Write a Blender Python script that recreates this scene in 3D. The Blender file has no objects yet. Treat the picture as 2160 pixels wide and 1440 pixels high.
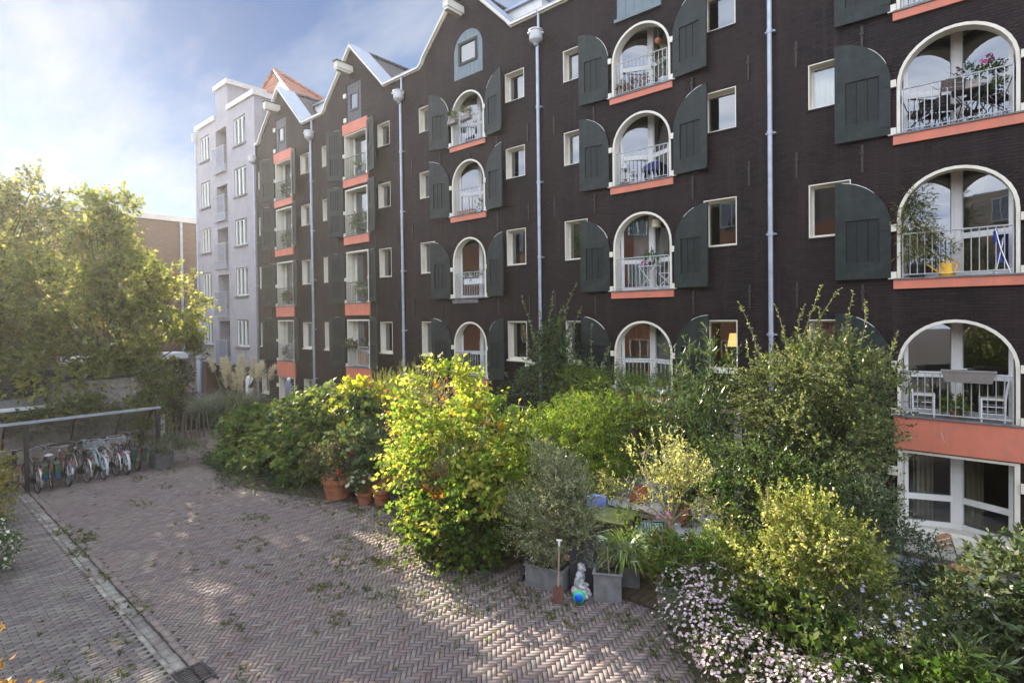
import bpy, math, random
import numpy as np
from mathutils import Vector, Matrix, geometry
random.seed(7); RNG = np.random.default_rng(11)
SC = bpy.context.scene; COL = SC.collection
R_ = math.radians
D = 14.2            # the warehouse fronts stand on the plane y = D
H = 4.8             # eye height
SUN_EL, SUN_DY = R_(23.5), 0.06

# ------------------------------------------------------------------ objects
def thing(name, label, cat, loc=(0, 0, 0), rz=0.0, group=None):
    o = bpy.data.objects.new(name, None); COL.objects.link(o)
    o.empty_display_size = 0.2
    o.location = loc; o.rotation_euler = (0, 0, rz)
    o['label'] = label; o['category'] = cat
    if group: o['group'] = group
    return o

def tag(o, label, cat, group=None):
    o['label'] = label; o['category'] = cat
    if group: o['group'] = group
    return o

def struct(o):
    o['kind'] = 'structure'; return o

def copy_tree(o, parent=None):
    c = o.copy(); COL.objects.link(c)
    if parent is not None: c.parent = parent
    for ch in list(o.children): copy_tree(ch, c)
    return c

class MB:
    def __init__(s): s.v = []; s.f = []
    def add(s, vs, fs):
        n = len(s.v); s.v.extend([tuple(p) for p in vs]); s.f.extend([tuple(i + n for i in f) for f in fs]); return s
    def box(s, x0, x1, y0, y1, z0, z1):
        return s.add([(x0,y0,z0),(x1,y0,z0),(x1,y1,z0),(x0,y1,z0),(x0,y0,z1),(x1,y0,z1),(x1,y1,z1),(x0,y1,z1)],
                     [(0,3,2,1),(4,5,6,7),(0,1,5,4),(1,2,6,5),(2,3,7,6),(3,0,4,7)])
    def beam(s, a, b, w, h, up=(0, 0, 1)):
        a = Vector(a); b = Vector(b); d = (b - a).normalized(); up = Vector(up)
        sd = d.cross(up)
        if sd.length < 1e-4: sd = d.cross(Vector((1, 0, 0)))
        sd.normalize(); u = sd.cross(d).normalized()
        vs = []
        for p in (a, b):
            for i, j in ((-1,-1),(1,-1),(1,1),(-1,1)): vs.append(p + sd*(i*w/2) + u*(j*h/2))
        return s.add(vs, [(0,3,2,1),(4,5,6,7),(0,1,5,4),(1,2,6,5),(2,3,7,6),(3,0,4,7)])
    def tube(s, pts, r, n=6, closed=False, r2=None):
        pts = [Vector(p) for p in pts]; m = len(pts)
        if m < 2: return s
        ref = Vector((0.13, 0.31, 0.94)); vs = []; prev = None
        for i, p in enumerate(pts):
            if closed: t = pts[(i+1) % m] - pts[i-1]
            else: t = pts[min(i+1, m-1)] - pts[max(i-1, 0)]
            t.normalize()
            if prev is None:
                a = t.cross(ref)
                if a.length < 0.05: a = t.cross(Vector((1,0,0)))
            else: a = prev - t*prev.dot(t)
            a.normalize(); prev = a; b = t.cross(a)
            rr = r if r2 is None else r + (r2 - r)*i/(m-1)
            for k in range(n):
                c = 2*math.pi*k/n; vs.append(p + a*(rr*math.cos(c)) + b*(rr*math.sin(c)))
        fs = []
        for i in range(m if closed else m-1):
            j = (i+1) % m
            for k in range(n):
                l = (k+1) % n; fs.append((i*n+k, i*n+l, j*n+l, j*n+k))
        if not closed: fs.append(tuple(range(n-1, -1, -1))); fs.append(tuple((m-1)*n+k for k in range(n)))
        return s.add(vs, fs)
    def lathe(s, prof, c=(0,0,0), n=16, ax='z'):
        vs = []; m = len(prof)
        for r, z in prof:
            for k in range(n):
                a = 2*math.pi*k/n; p = (r*math.cos(a), r*math.sin(a), z)
                if ax == 'y': p = (p[0], p[2], p[1])
                if ax == 'x': p = (p[2], p[0], p[1])
                vs.append((c[0]+p[0], c[1]+p[1], c[2]+p[2]))
        fs = [(i*n+k, i*n+(k+1) % n, (i+1)*n+(k+1) % n, (i+1)*n+k) for i in range(m-1) for k in range(n)]
        fs.append(tuple(range(n-1, -1, -1))); fs.append(tuple((m-1)*n+k for k in range(n)))
        return s.add(vs, fs)
    def ball(s, c, r, n=10, m=7, sq=(1,1,1)):
        prof = [(max(1e-3, r*math.sin(math.pi*i/m)), -r*math.cos(math.pi*i/m)) for i in range(m+1)]
        t = MB().lathe(prof, n=n); vs = [(c[0]+x*sq[0], c[1]+y*sq[1], c[2]+z*sq[2]) for x,y,z in t.v]
        return s.add(vs, t.f)
    def prism(s, outer, holes=(), y0=0.0, y1=0.1, T=None):
        """polygon (x,z) with holes, extruded along y"""
        loops = [list(outer)] + [list(h) for h in holes]
        tris = geometry.tessellate_polygon([[Vector((x, z, 0)) for x, z in l] for l in loops])
        flat = [p for l in loops for p in l]; n = len(flat)
        vs = [(x, y0, z) for x, z in flat] + [(x, y1, z) for x, z in flat]
        fs = []
        for t in tris:
            a, b, c = (flat[i] for i in t)
            ar = (b[0]-a[0])*(c[1]-a[1]) - (b[1]-a[1])*(c[0]-a[0])
            if abs(ar) < 1e-9: continue
            t = tuple(t) if ar > 0 else tuple(reversed(t))
            fs.append(t); fs.append(tuple(i+n for i in reversed(t)))
        o = 0
        for li, l in enumerate(loops):
            m = len(l)
            ar = sum(l[i][0]*l[(i+1) % m][1] - l[(i+1) % m][0]*l[i][1] for i in range(m))
            for i in range(m):
                j = (i+1) % m; q = (o+i, o+i+n, o+j+n, o+j)
                if (ar > 0) == (li > 0): q = tuple(reversed(q))
                fs.append(q)
            o += m
        if T is not None: vs = [tuple(T @ Vector(p)) for p in vs]
        return s.add(vs, fs)
    def xf(s, M):
        s.v = [tuple(M @ Vector(p)) for p in s.v]; return s
    def build(s, name, mat, parent=None, smooth=False, loc=None):
        me = bpy.data.meshes.new(name); me.from_pydata(s.v, [], s.f)
        if mat is not None: me.materials.append(mat)
        if smooth:
            me.polygons.foreach_set('use_smooth', [True]*len(me.polygons))
            me.set_sharp_from_angle(angle=0.75)
        me.update()
        o = bpy.data.objects.new(name, me); COL.objects.link(o)
        if parent is not None: o.parent = parent
        if loc is not None: o.location = loc
        return o

def inst(src, name, parent, loc=(0,0,0), rz=0.0):
    o = bpy.data.objects.new(name, src.data); COL.objects.link(o); o.parent = parent
    o.location = loc; o.rotation_euler = (0, 0, rz); return o

# ------------------------------------------------------------------ materials
def nodes(name):
    m = bpy.data.materials.new(name); m.use_nodes = True
    nt = m.node_tree; b = nt.nodes['Principled BSDF']; return m, nt, b
def N(nt, t, **k):
    n = nt.nodes.new(t)
    for a, v in k.items(): setattr(n, a, v)
    return n
def rgb(c): return (c[0], c[1], c[2], 1.0)
def ramp(nt, fac, c0, c1, p0=0.3, p1=0.7):
    r = N(nt, 'ShaderNodeValToRGB'); e = r.color_ramp.elements
    e[0].position = p0; e[1].position = p1; e[0].color = rgb(c0); e[1].color = rgb(c1)
    nt.links.new(fac, r.inputs[0]); return r.outputs[0]
def noise(nt, scale, detail=4, vec=None, rough=0.55):
    n = N(nt, 'ShaderNodeTexNoise'); n.inputs['Scale'].default_value = scale; n.inputs['Detail'].default_value = detail
    n.inputs['Roughness'].default_value = rough
    if vec is None:
        tc = N(nt, 'ShaderNodeTexCoord'); vec = tc.outputs['Object']
    nt.links.new(vec, n.inputs['Vector']); return n.outputs['Fac']
def mixc(nt, fac, a, b, mode='MIX'):
    m = N(nt, 'ShaderNodeMix', data_type='RGBA', blend_type=mode)
    for s, v in ((m.inputs[0], fac), (m.inputs[6], a), (m.inputs[7], b)):
        if hasattr(v, 'is_linked'): nt.links.new(v, s)
        elif isinstance(v, (int, float)): s.default_value = v
        else: s.default_value = rgb(v)
    return m.outputs[2]
def bump(nt, b, h, dist=0.01, strength=0.6):
    n = N(nt, 'ShaderNodeBump'); n.inputs['Distance'].default_value = dist; n.inputs['Strength'].default_value = strength
    nt.links.new(h, n.inputs['Height']); nt.links.new(n.outputs[0], b.inputs['Normal']); return n
def mat(name, c, rough=0.6, var=0.18, scale=6.0, metal=0.0, bmp=0.0, bscale=60.0, dirt=None, dirt_amt=0.4, spec=0.5, streak=None):
    m, nt, b = nodes(name)
    f = noise(nt, scale)
    lo = [max(0, x*(1-var)) for x in c]; hi = [min(1, x*(1+var)) for x in c]
    col = ramp(nt, f, lo, hi)
    if dirt:
        f2 = noise(nt, scale*0.6+1.7, 8, rough=0.7)
        mr = ramp(nt, f2, (0,0,0), (dirt_amt,)*3, 0.5, 0.72)
        col = mixc(nt, mr, col, dirt)
    if streak:
        tc = N(nt, 'ShaderNodeTexCoord'); mp = N(nt, 'ShaderNodeMapping'); mp.inputs['Scale'].default_value = (5, 5, .45); nt.links.new(tc.outputs['Object'], mp.inputs[0])
        col = mixc(nt, ramp(nt, noise(nt, 1.4, 6, mp.outputs[0], .72), (0,0,0), (.65,)*3, .5, .72), col, streak)
    nt.links.new(col, b.inputs['Base Color'])
    rr = N(nt, 'ShaderNodeMapRange'); rr.inputs[3].default_value = rough*0.85; rr.inputs[4].default_value = min(1, rough*1.15)
    nt.links.new(f, rr.inputs[0]); nt.links.new(rr.outputs[0], b.inputs['Roughness'])
    b.inputs['Metallic'].default_value = metal
    b.inputs['Specular IOR Level'].default_value = spec
    if bmp: bump(nt, b, noise(nt, bscale, 5), bmp, 0.5)
    return m
def brick_mat(name, c1, c2, mortar, bw=0.22, rh=0.065, ms=0.006, rough=0.6, bd=0.006, patches=None, msmooth=0.3, spec=0.4):
    m, nt, b = nodes(name); L = nt.links
    tc = N(nt, 'ShaderNodeTexCoord'); sp = N(nt, 'ShaderNodeSeparateXYZ'); L.new(tc.outputs['Object'], sp.inputs[0])
    ad = N(nt, 'ShaderNodeMath', operation='ADD'); L.new(sp.outputs[0], ad.inputs[0]); L.new(sp.outputs[1], ad.inputs[1])
    cb = N(nt, 'ShaderNodeCombineXYZ'); L.new(ad.outputs[0], cb.inputs[0])
    # courses waver a little
    nz = noise(nt, 1.3, 2); ms_ = N(nt, 'ShaderNodeMath', operation='MULTIPLY_ADD'); ms_.inputs[1].default_value = 0.02
    L.new(nz, ms_.inputs[0]); L.new(sp.outputs[2], ms_.inputs[2]); L.new(ms_.outputs[0], cb.inputs[1])
    br = N(nt, 'ShaderNodeTexBrick'); L.new(cb.outputs[0], br.inputs['Vector'])
    br.inputs['Scale'].default_value = 1.0; br.inputs['Brick Width'].default_value = bw; br.inputs['Row Height'].default_value = rh
    br.inputs['Mortar Size'].default_value = ms; br.inputs['Mortar Smooth'].default_value = msmooth
    br.inputs['Color1'].default_value = rgb(c1); br.inputs['Color2'].default_value = rgb(c2); br.inputs['Mortar'].default_value = rgb(mortar)
    br.inputs['Bias'].default_value = 0.0
    col = br.outputs['Color']
    if patches:
        mp = N(nt, 'ShaderNodeMapping'); mp.inputs['Scale'].default_value = (1, 1, 0.45); L.new(tc.outputs['Object'], mp.inputs[0])
        f = noise(nt, 0.55, 6, mp.outputs[0], 0.62)
        col = mixc(nt, ramp(nt, f, (0,0,0), (0.75,)*3, 0.42, 0.66), col, patches)
    if patches:
        m2 = N(nt, 'ShaderNodeMapping'); m2.inputs['Scale'].default_value = (2.6, 2.6, 0.16); L.new(tc.outputs['Object'], m2.inputs[0])
        col = mixc(nt, ramp(nt, noise(nt, 1.0, 5, m2.outputs[0], .7), (0,0,0), (.5,)*3, .52, .74), col, [min(1, x*1.35+.012) for x in patches])
        m3 = N(nt, 'ShaderNodeMapping'); m3.inputs['Location'].default_value = (7, 3, 5); L.new(tc.outputs['Object'], m3.inputs[0])
        col = mixc(nt, ramp(nt, noise(nt, 1.9, 7, m3.outputs[0], .7), (0,0,0), (.55,)*3, .56, .70), col, [x*.4 for x in patches])
    fine = noise(nt, 9, 5, cb.outputs[0]); col = mixc(nt, 0.5, col, ramp(nt, fine, (0.72,)*3, (1.25,)*3), 'MULTIPLY')
    L.new(col, b.inputs['Base Color']); b.inputs['Roughness'].default_value = rough; b.inputs['Specular IOR Level'].default_value = spec
    inv = N(nt, 'ShaderNodeMath', operation='SUBTRACT'); inv.inputs[0].default_value = 1.0; L.new(br.outputs['Fac'], inv.inputs[1])
    ad2 = N(nt, 'ShaderNodeMath', operation='MULTIPLY_ADD'); ad2.inputs[1].default_value = 0.6
    L.new(noise(nt, 14, 4, cb.outputs[0]), ad2.inputs[0]); L.new(inv.outputs[0], ad2.inputs[2])
    bump(nt, b, ad2.outputs[0], bd, 0.9)
    return m
def leaf_mat(name, trans=0.42, gloss=0.05, rough=0.5):
    m, nt, b = nodes(name); L = nt.links; nt.nodes.remove(b)
    out = nt.nodes['Material Output']
    at = N(nt, 'ShaderNodeAttribute', attribute_name='Col')
    df = N(nt, 'ShaderNodeBsdfDiffuse'); tr = N(nt, 'ShaderNodeBsdfTranslucent'); gl = N(nt, 'ShaderNodeBsdfGlossy')
    gl.inputs['Roughness'].default_value = rough; gl.inputs['Color'].default_value = (0.5, 0.5, 0.48, 1)
    L.new(at.outputs['Color'], df.inputs['Color'])
    tcol = mixc(nt, 1.0, at.outputs['Color'], (1.75, 1.7, 0.95), 'MULTIPLY'); L.new(tcol, tr.inputs['Color'])
    a = N(nt, 'ShaderNodeMixShader'); a.inputs[0].default_value = trans
    L.new(df.outputs[0], a.inputs[1]); L.new(tr.outputs[0], a.inputs[2])
    fr = N(nt, 'ShaderNodeFresnel'); fr.inputs[0].default_value = 1.45
    ms = N(nt, 'ShaderNodeMath', operation='MULTIPLY'); ms.inputs[1].default_value = gloss*6; L.new(fr.outputs[0], ms.inputs[0])
    c = N(nt, 'ShaderNodeMixShader'); L.new(ms.outputs[0], c.inputs[0]); L.new(a.outputs[0], c.inputs[1]); L.new(gl.outputs[0], c.inputs[2])
    L.new(c.outputs[0], out.inputs[0]); return m
def glass_mat(name, ior=2.3, tint=(0.8, 0.85, 0.85)):
    m, nt, b = nodes(name); L = nt.links; nt.nodes.remove(b); out = nt.nodes['Material Output']
    t = N(nt, 'ShaderNodeBsdfTransparent'); t.inputs[0].default_value = rgb(tint)
    g = N(nt, 'ShaderNodeBsdfGlossy'); g.inputs['Roughness'].default_value = 0.015; g.inputs[0].default_value = (0.92, 0.95, 1, 1)
    fr = N(nt, 'ShaderNodeFresnel'); fr.inputs[0].default_value = ior
    # panes are never quite flat
    bp = N(nt, 'ShaderNodeBump'); bp.inputs['Distance'].default_value = 0.004; bp.inputs['Strength'].default_value = 0.25
    L.new(noise(nt, 1.6, 1), bp.inputs['Height']); L.new(bp.outputs[0], g.inputs['Normal'])
    ge = N(nt, 'ShaderNodeNewGeometry'); iv = N(nt, 'ShaderNodeMath', operation='SUBTRACT'); iv.inputs[0].default_value = 1
    L.new(ge.outputs['Backfacing'], iv.inputs[1]); mu = N(nt, 'ShaderNodeMath', operation='MULTIPLY')
    L.new(iv.outputs[0], mu.inputs[0]); L.new(fr.outputs[0], mu.inputs[1])
    x = N(nt, 'ShaderNodeMixShader'); L.new(mu.outputs[0], x.inputs[0]); L.new(t.outputs[0], x.inputs[1]); L.new(g.outputs[0], x.inputs[2])
    L.new(x.outputs[0], out.inputs[0]); return m
def emit_mat(name, c, s):
    m, nt, b = nodes(name); b.inputs['Base Color'].default_value = rgb(c)
    b.inputs['Emission Color'].default_value = rgb(c); b.inputs['Emission Strength'].default_value = s; return m
def attr_mat(name, rough=0.75, bmp=0.004):
    m, nt, b = nodes(name); L = nt.links
    at = N(nt, 'ShaderNodeAttribute', attribute_name='Col')
    f = noise(nt, 38, 5); f2 = noise(nt, 0.55, 7, rough=0.68); f3 = noise(nt, 2.3, 6, rough=0.7)
    c = mixc(nt, 0.8, at.outputs['Color'], ramp(nt, f, (0.7,)*3, (1.25,)*3), 'MULTIPLY')
    c = mixc(nt, ramp(nt, f2, (0,0,0), (0.55,)*3, 0.48, 0.72), c, (0.22, 0.2, 0.16))
    c = mixc(nt, ramp(nt, f3, (0,0,0), (0.5,)*3, 0.58, 0.78), c, (0.115, 0.115, 0.07))
    L.new(c, b.inputs['Base Color']); b.inputs['Roughness'].default_value = rough
    bump(nt, b, f, bmp, 0.5); return m

M = {}
M['brick'] = brick_mat('black_painted_brick', (0.029,0.019,0.0195), (0.014,0.0105,0.012), (0.006,0.0045,0.0055), patches=(0.036,0.022,0.021), bd=0.02, rough=0.6, spec=0.16)
M['plain_brick'] = brick_mat('brown_brick', (0.19,0.108,0.072), (0.135,0.08,0.058), (0.17,0.14,0.12))
M['orange_brick'] = brick_mat('orange_brick', (0.42,0.15,0.07), (0.34,0.12,0.06), (0.3,0.2,0.13), patches=(0.38,0.15,0.08))
M['grey_brick'] = brick_mat('grey_brick', (0.2,0.17,0.15), (0.16,0.14,0.12), (0.2,0.18,0.16))
M['white'] = mat('cream_paint', (0.76,0.72,0.62), 0.5, 0.06, 3, dirt=(0.42,0.38,0.31), dirt_amt=0.35)
M['frame'] = mat('white_frame_paint', (0.72,0.72,0.70), 0.45, 0.05, 4, dirt=(0.4,0.39,0.36), dirt_amt=0.25)
M['orange'] = mat('salmon_paint', (0.64,0.20,0.125), 0.6, 0.10, 2.5, dirt=(0.46,0.2,0.15), dirt_amt=0.6, bmp=0.002, bscale=20, streak=(.47,.17,.12))
M['shutter'] = mat('shutter_paint', (0.019,0.027,0.026), 0.5, 0.25, 5, dirt=(0.05,0.056,0.053), dirt_amt=0.5, bmp=0.002, bscale=25, spec=.28, streak=(.038,.044,.042))
M['shutter_panel'] = mat('shutter_panel_paint', (0.014,0.020,0.020), 0.5, 0.3, 7, bmp=0.002, bscale=30, spec=.28)
M['hatch'] = mat('hatch_blue_paint', (0.15,0.195,0.22), 0.5, 0.12, 5)
M['hatch_dark'] = mat('hatch_weathered_wood', (0.075,0.08,0.09), 0.6, 0.4, 14)
M['rail'] = mat('galvanised_rail', (0.50,0.52,0.55), 0.42, 0.12, 9, metal=0.35)
M['rail_dark'] = mat('dark_rail', (0.10,0.115,0.11), 0.5, 0.12, 9, metal=0.2)
M['pipe'] = mat('zinc_pipe', (0.42,0.46,0.54), 0.42, 0.14, 4, metal=0.35, dirt=(0.25,0.26,0.29), dirt_amt=0.5)
M['hopper'] = mat('zinc_hopper', (0.56,0.57,0.58), 0.5, 0.1, 4, metal=0.15)
M['iron'] = mat('wall_iron', (0.035,0.028,0.028), 0.6, 0.3, 9)
M['zinc_roof'] = mat('zinc_sheet', (0.30,0.345,0.42), 0.35, 0.12, 3, metal=0.4)
M['slab'] = mat('grey_slab', (0.16,0.155,0.16), 0.6, 0.3, 7)
M['ceil'] = mat('cream_ceiling', (0.62,0.57,0.45), 0.6, 0.06, 3)
M['room'] = mat('room_wall', (0.34,0.25,0.18), 0.8, 0.3, 0.8)
M['glass'] = glass_mat('window_glass', 2.7)
M['glass_low'] = glass_mat('door_glass', 1.75)
M['curtain'] = mat('net_curtain', (0.68,0.68,0.66), 0.9, 0.1, 4)
M['beige'] = mat('beige_curtain', (0.55,0.42,0.3), 0.9, 0.12, 4)
M['red_curtain'] = mat('pinkish_curtain', (0.62,0.36,0.3), 0.9, 0.5, 3)
M['tower'] = mat('lilac_render', (0.345,0.335,0.37), 0.85, 0.10, 0.7, dirt=(0.25,0.245,0.27), dirt_amt=0.7, bmp=0.003, streak=(.27,.26,.285))
M['coping'] = mat('pale_coping', (0.62,0.6,0.58), 0.6, 0.1, 3)
M['tile_red'] = None
M['soil'] = mat('garden_soil', (0.06,0.045,0.03), 0.95, 0.5, 3, bmp=0.03, bscale=12)
M['joint'] = mat('sand_joint', (0.032,0.028,0.024), 0.95, 0.4, 2.5, bmp=0.01, bscale=40)
M['paver'] = attr_mat('clay_pavers')
M['leaf'] = leaf_mat('leaf'); M['leaf_gloss'] = leaf_mat('glossy_leaf', 0.34, 0.05, 0.45)
M['leaf_thin'] = leaf_mat('thin_leaf', 0.52, 0.03)
M['petal'] = leaf_mat('petal', 0.3, 0.02)
M['bark'] = mat('bark', (0.13,0.10,0.075), 0.9, 0.4, 12, bmp=0.01, bscale=40)
M['stem'] = mat('green_stem', (0.13,0.135,0.06), 0.8, 0.3, 12)
M['twig'] = mat('pale_twig', (0.30,0.25,0.17), 0.85, 0.3, 12)
M['terra'] = mat('terracotta', (0.42,0.155,0.075), 0.75, 0.2, 7, dirt=(0.5,0.36,0.26), dirt_amt=0.5)
M['zincpot'] = mat('zinc_planter', (0.235,0.25,0.265), 0.5, 0.25, 6, metal=0.3, dirt=(0.36,0.36,0.35), dirt_amt=0.55)
M['darkpot'] = mat('dark_planter', (0.05,0.05,0.062), 0.6, 0.25, 5)
M['black'] = mat('black_plastic', (0.02,0.02,0.022), 0.45, 0.2, 6)
M['deck'] = mat('deck_board', (0.085,0.055,0.04), 0.75, 0.35, 9, bmp=0.004, bscale=30)
M['wood'] = mat('slat_wood', (0.36,0.19,0.095), 0.65, 0.25, 9)
M['darkwood'] = mat('dark_slat_wood', (0.07,0.045,0.035), 0.6, 0.25, 9)
M['palewood'] = mat('weathered_boards', (0.40,0.35,0.31), 0.85, 0.3, 5, bmp=0.004, bscale=20)
M['sage'] = mat('sage_metal', (0.25,0.345,0.325), 0.45, 0.1, 5)
M['olivetop'] = mat('olive_table_paint', (0.16,0.185,0.075), 0.4, 0.12, 3)
M['cushion'] = mat('pale_cushion', (0.52,0.54,0.58), 0.95, 0.1, 4, bmp=0.004)
M['rust'] = mat('rust_cushion', (0.45,0.14,0.08), 0.95, 0.15, 6, bmp=0.003)
M['towel'] = mat('blue_towel', (0.20,0.28,0.66), 0.95, 0.12, 8, bmp=0.006, bscale=30)
M['stone'] = mat('pale_stone', (0.50,0.50,0.54), 0.8, 0.2, 12, dirt=(0.10,0.10,0.12), dirt_amt=0.95, bmp=0.006, bscale=35)
M['concrete'] = mat('pale_concrete', (0.56,0.53,0.47), 0.8, 0.12, 3, bmp=0.004, dirt=(0.3,0.28,0.24))
M['slate'] = mat('slate_slab', (0.20,0.21,0.24), 0.6, 0.25, 1.8, bmp=0.004, bscale=14, dirt=(0.12,0.11,0.1), dirt_amt=0.6)
M['parasol'] = mat('grey_cover', (0.24,0.25,0.29), 0.85, 0.12, 5)
M['lilac_cloth'] = mat('lilac_cloth', (0.25,0.23,0.36), 0.9, 0.15, 6)
M['chrome'] = mat('bright_steel', (0.62,0.63,0.66), 0.28, 0.1, 6, metal=0.9)
M['tyre'] = mat('tyre_rubber', (0.035,0.034,0.033), 0.8, 0.2, 8)
M['palerim'] = mat('alloy_rim', (0.45,0.44,0.42), 0.4, 0.1, 6, metal=0.6)
M['leather'] = mat('saddle_leather', (0.05,0.03,0.022), 0.5, 0.2, 8)
M['redlamp'] = mat('red_reflector', (0.6,0.03,0.02), 0.3, 0.1)
M['orangelamp'] = mat('orange_reflector', (0.8,0.25,0.02), 0.3, 0.1)
M['yellow'] = mat('yellow_plastic', (0.75,0.42,0.03), 0.35, 0.06)
M['bluefab'] = mat('blue_canvas', (0.035,0.06,0.42), 0.8, 0.12)
M['navy'] = mat('navy_fabric', (0.03,0.035,0.12), 0.8, 0.15)
M['whitepaint'] = mat('white_gloss_paint', (0.78,0.79,0.8), 0.4, 0.04)
M['greybox'] = mat('grey_plastic', (0.24,0.215,0.2), 0.6, 0.12)
M['pink'] = mat('pink_ceramic', (0.75,0.2,0.5), 0.35, 0.06)
M['shelter'] = None
# ------------------------------------------------------------------ more materials
def tile_mat(name, c1, c2):
    m, nt, b = nodes(name); L = nt.links
    tc = N(nt, 'ShaderNodeTexCoord'); w = N(nt, 'ShaderNodeTexBrick'); w.offset = 0.0
    sp = N(nt, 'ShaderNodeSeparateXYZ'); L.new(tc.outputs['Object'], sp.inputs[0])
    cb = N(nt, 'ShaderNodeCombineXYZ'); L.new(sp.outputs[1], cb.inputs[0]); L.new(sp.outputs[2], cb.inputs[1]); L.new(cb.outputs[0], w.inputs['Vector'])
    w.inputs['Scale'].default_value = 1; w.inputs['Brick Width'].default_value = 0.22; w.inputs['Row Height'].default_value = 0.24
    w.inputs['Mortar Size'].default_value = 0.03; w.inputs['Mortar Smooth'].default_value = 1.0
    w.inputs['Color1'].default_value = rgb(c1); w.inputs['Color2'].default_value = rgb(c2); w.inputs['Mortar'].default_value = rgb([x*0.3 for x in c1])
    f = noise(nt, 2.5, 5); col = mixc(nt, 0.6, w.outputs['Color'], ramp(nt, f, (0.6,)*3, (1.3,)*3), 'MULTIPLY')
    L.new(col, b.inputs['Base Color']); b.inputs['Roughness'].default_value = 0.6
    inv = N(nt, 'ShaderNodeMath', operation='SUBTRACT'); inv.inputs[0].default_value = 1; L.new(w.outputs['Fac'], inv.inputs[1])
    bump(nt, b, inv.outputs[0], 0.06, 1.0); return m
M['tile_dark'] = tile_mat('dark_roof_tile', (0.10,0.085,0.085), (0.07,0.06,0.062))
M['tile_red'] = tile_mat('red_roof_tile', (0.42,0.14,0.075), (0.30,0.10,0.06))
def smoky_mat():
    m, nt, b = nodes('smoky_panel'); L = nt.links; nt.nodes.remove(b); out = nt.nodes['Material Output']
    t = N(nt, 'ShaderNodeBsdfTransparent'); t.inputs[0].default_value = (0.85, 0.80, 0.77, 1)
    d = N(nt, 'ShaderNodeBsdfPrincipled'); d.inputs['Roughness'].default_value = 0.3
    L.new(ramp(nt, noise(nt, 1.2, 6), (0.30,0.27,0.26), (0.46,0.45,0.46)), d.inputs['Base Color'])
    x = N(nt, 'ShaderNodeMixShader'); x.inputs[0].default_value = 0.38
    L.new(t.outputs[0], x.inputs[1]); L.new(d.outputs[0], x.inputs[2]); L.new(x.outputs[0], out.inputs[0]); return m
M['shelter'] = smoky_mat()

LV = [2.60, 5.48, 8.50, 11.07]          # balcony floors
TOPS = [4.64, 7.70, 10.50, 12.97]       # door heads
WZ = [(3.36,4.65), (6.53,7.74), (9.46,10.48), (12.03,13.0)]
FASC = [0.67, 0.19, 0.19, 0.17]

def arch(cx, R, z0, top, n=18):
    sp = top - R
    pts = [(cx - R, z0), (cx + R, z0)]
    pts += [(cx + R*math.cos(math.pi*i/n), sp + R*math.sin(math.pi*i/n)) for i in range(n+1)]
    return pts
def rect(x0, x1, z0, z1): return [(x0,z0),(x1,z0),(x1,z1),(x0,z1)]

def ring(mb, outer, inner, y0, y1): mb.prism(outer, [inner], y0, y1)

def window(root, cx, w, z0, z1, ground=False, curtain=None, low=False):
    x0, x1 = cx - w/2, cx + w/2; t = 0.022
    mb = MB(); mb.prism(rect(x0, x1, z0, z1), [rect(x0+t, x1-t, z0+t, z1-t)], -0.006, 0.26)
    a0, a1, c0, c1 = x0+t+.002, x1-t-.002, z0+t+.002, z1-t-.002
    mb.prism(rect(a0, a1, c0, c1), [rect(a0+.045, a1-.045, c0+.045, c1-.045)], 0.20, 0.25)
    f = mb.build('window', M['white'], root)
    MB().box(a0+.04, a1-.04, 0.222, 0.23, c0+.04, c1-.04).build('pane', M['glass'], f)
    MB().box(x0-.02, x1+.02, -0.03, -0.007, z0-.03, z0-.002).build('sill', M['iron'], f) if not low else MB().box(x0-.03, x1+.03, -0.06, -0.007, z0-.06, z0-.002).build('sill', M['white'], f)
    if curtain: curtain_mesh(a0, a1, 0.33, c0, c1).build('curtain', M[curtain], f)
    return f

def curtain_mesh(x0, x1, y, z0, z1, folds=9):
    mb = MB(); n = folds*4
    vs = []; fs = []
    for i in range(n+1):
        u = i/n; x = x0 + (x1-x0)*u; yy = y + 0.03*math.sin(u*folds*2*math.pi) + 0.015*math.sin(u*17)
        vs += [(x, yy, z0), (x, yy, z1)]
    for i in range(n): fs.append((2*i, 2*i+2, 2*i+3, 2*i+1))
    return mb.add(vs, fs)

def panel_frame(mb, panes, a, b, z0, z1, mid=None, st=0.075, dp=0.06):
    """glazed leaf standing between plan points a and b"""
    a = Vector((a[0], a[1], 0)); b = Vector((b[0], b[1], 0)); d = (b-a).normalized(); w = (b-a).length
    nrm = Vector((-d.y, d.x, 0))
    T = Matrix(((d.x, nrm.x, 0, a.x), (d.y, nrm.y, 0, a.y), (0, 0, 1, 0), (0, 0, 0, 1)))
    holes = []
    if mid: holes = [rect(st, w-st, z0+0.11, mid-.06), rect(st, w-st, mid+.06, z1-.09)]
    else: holes = [rect(st, w-st, z0+0.11, z1-.09)]
    mb.prism(rect(0, w, z0, z1), holes, -dp/2, dp/2, T)
    for h in holes:
        p = MB().box(h[0][0]-.01, h[1][0]+.01, -.004, .004, h[0][1]-.01, h[2][1]+.01).xf(T); panes.append(p)

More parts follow.
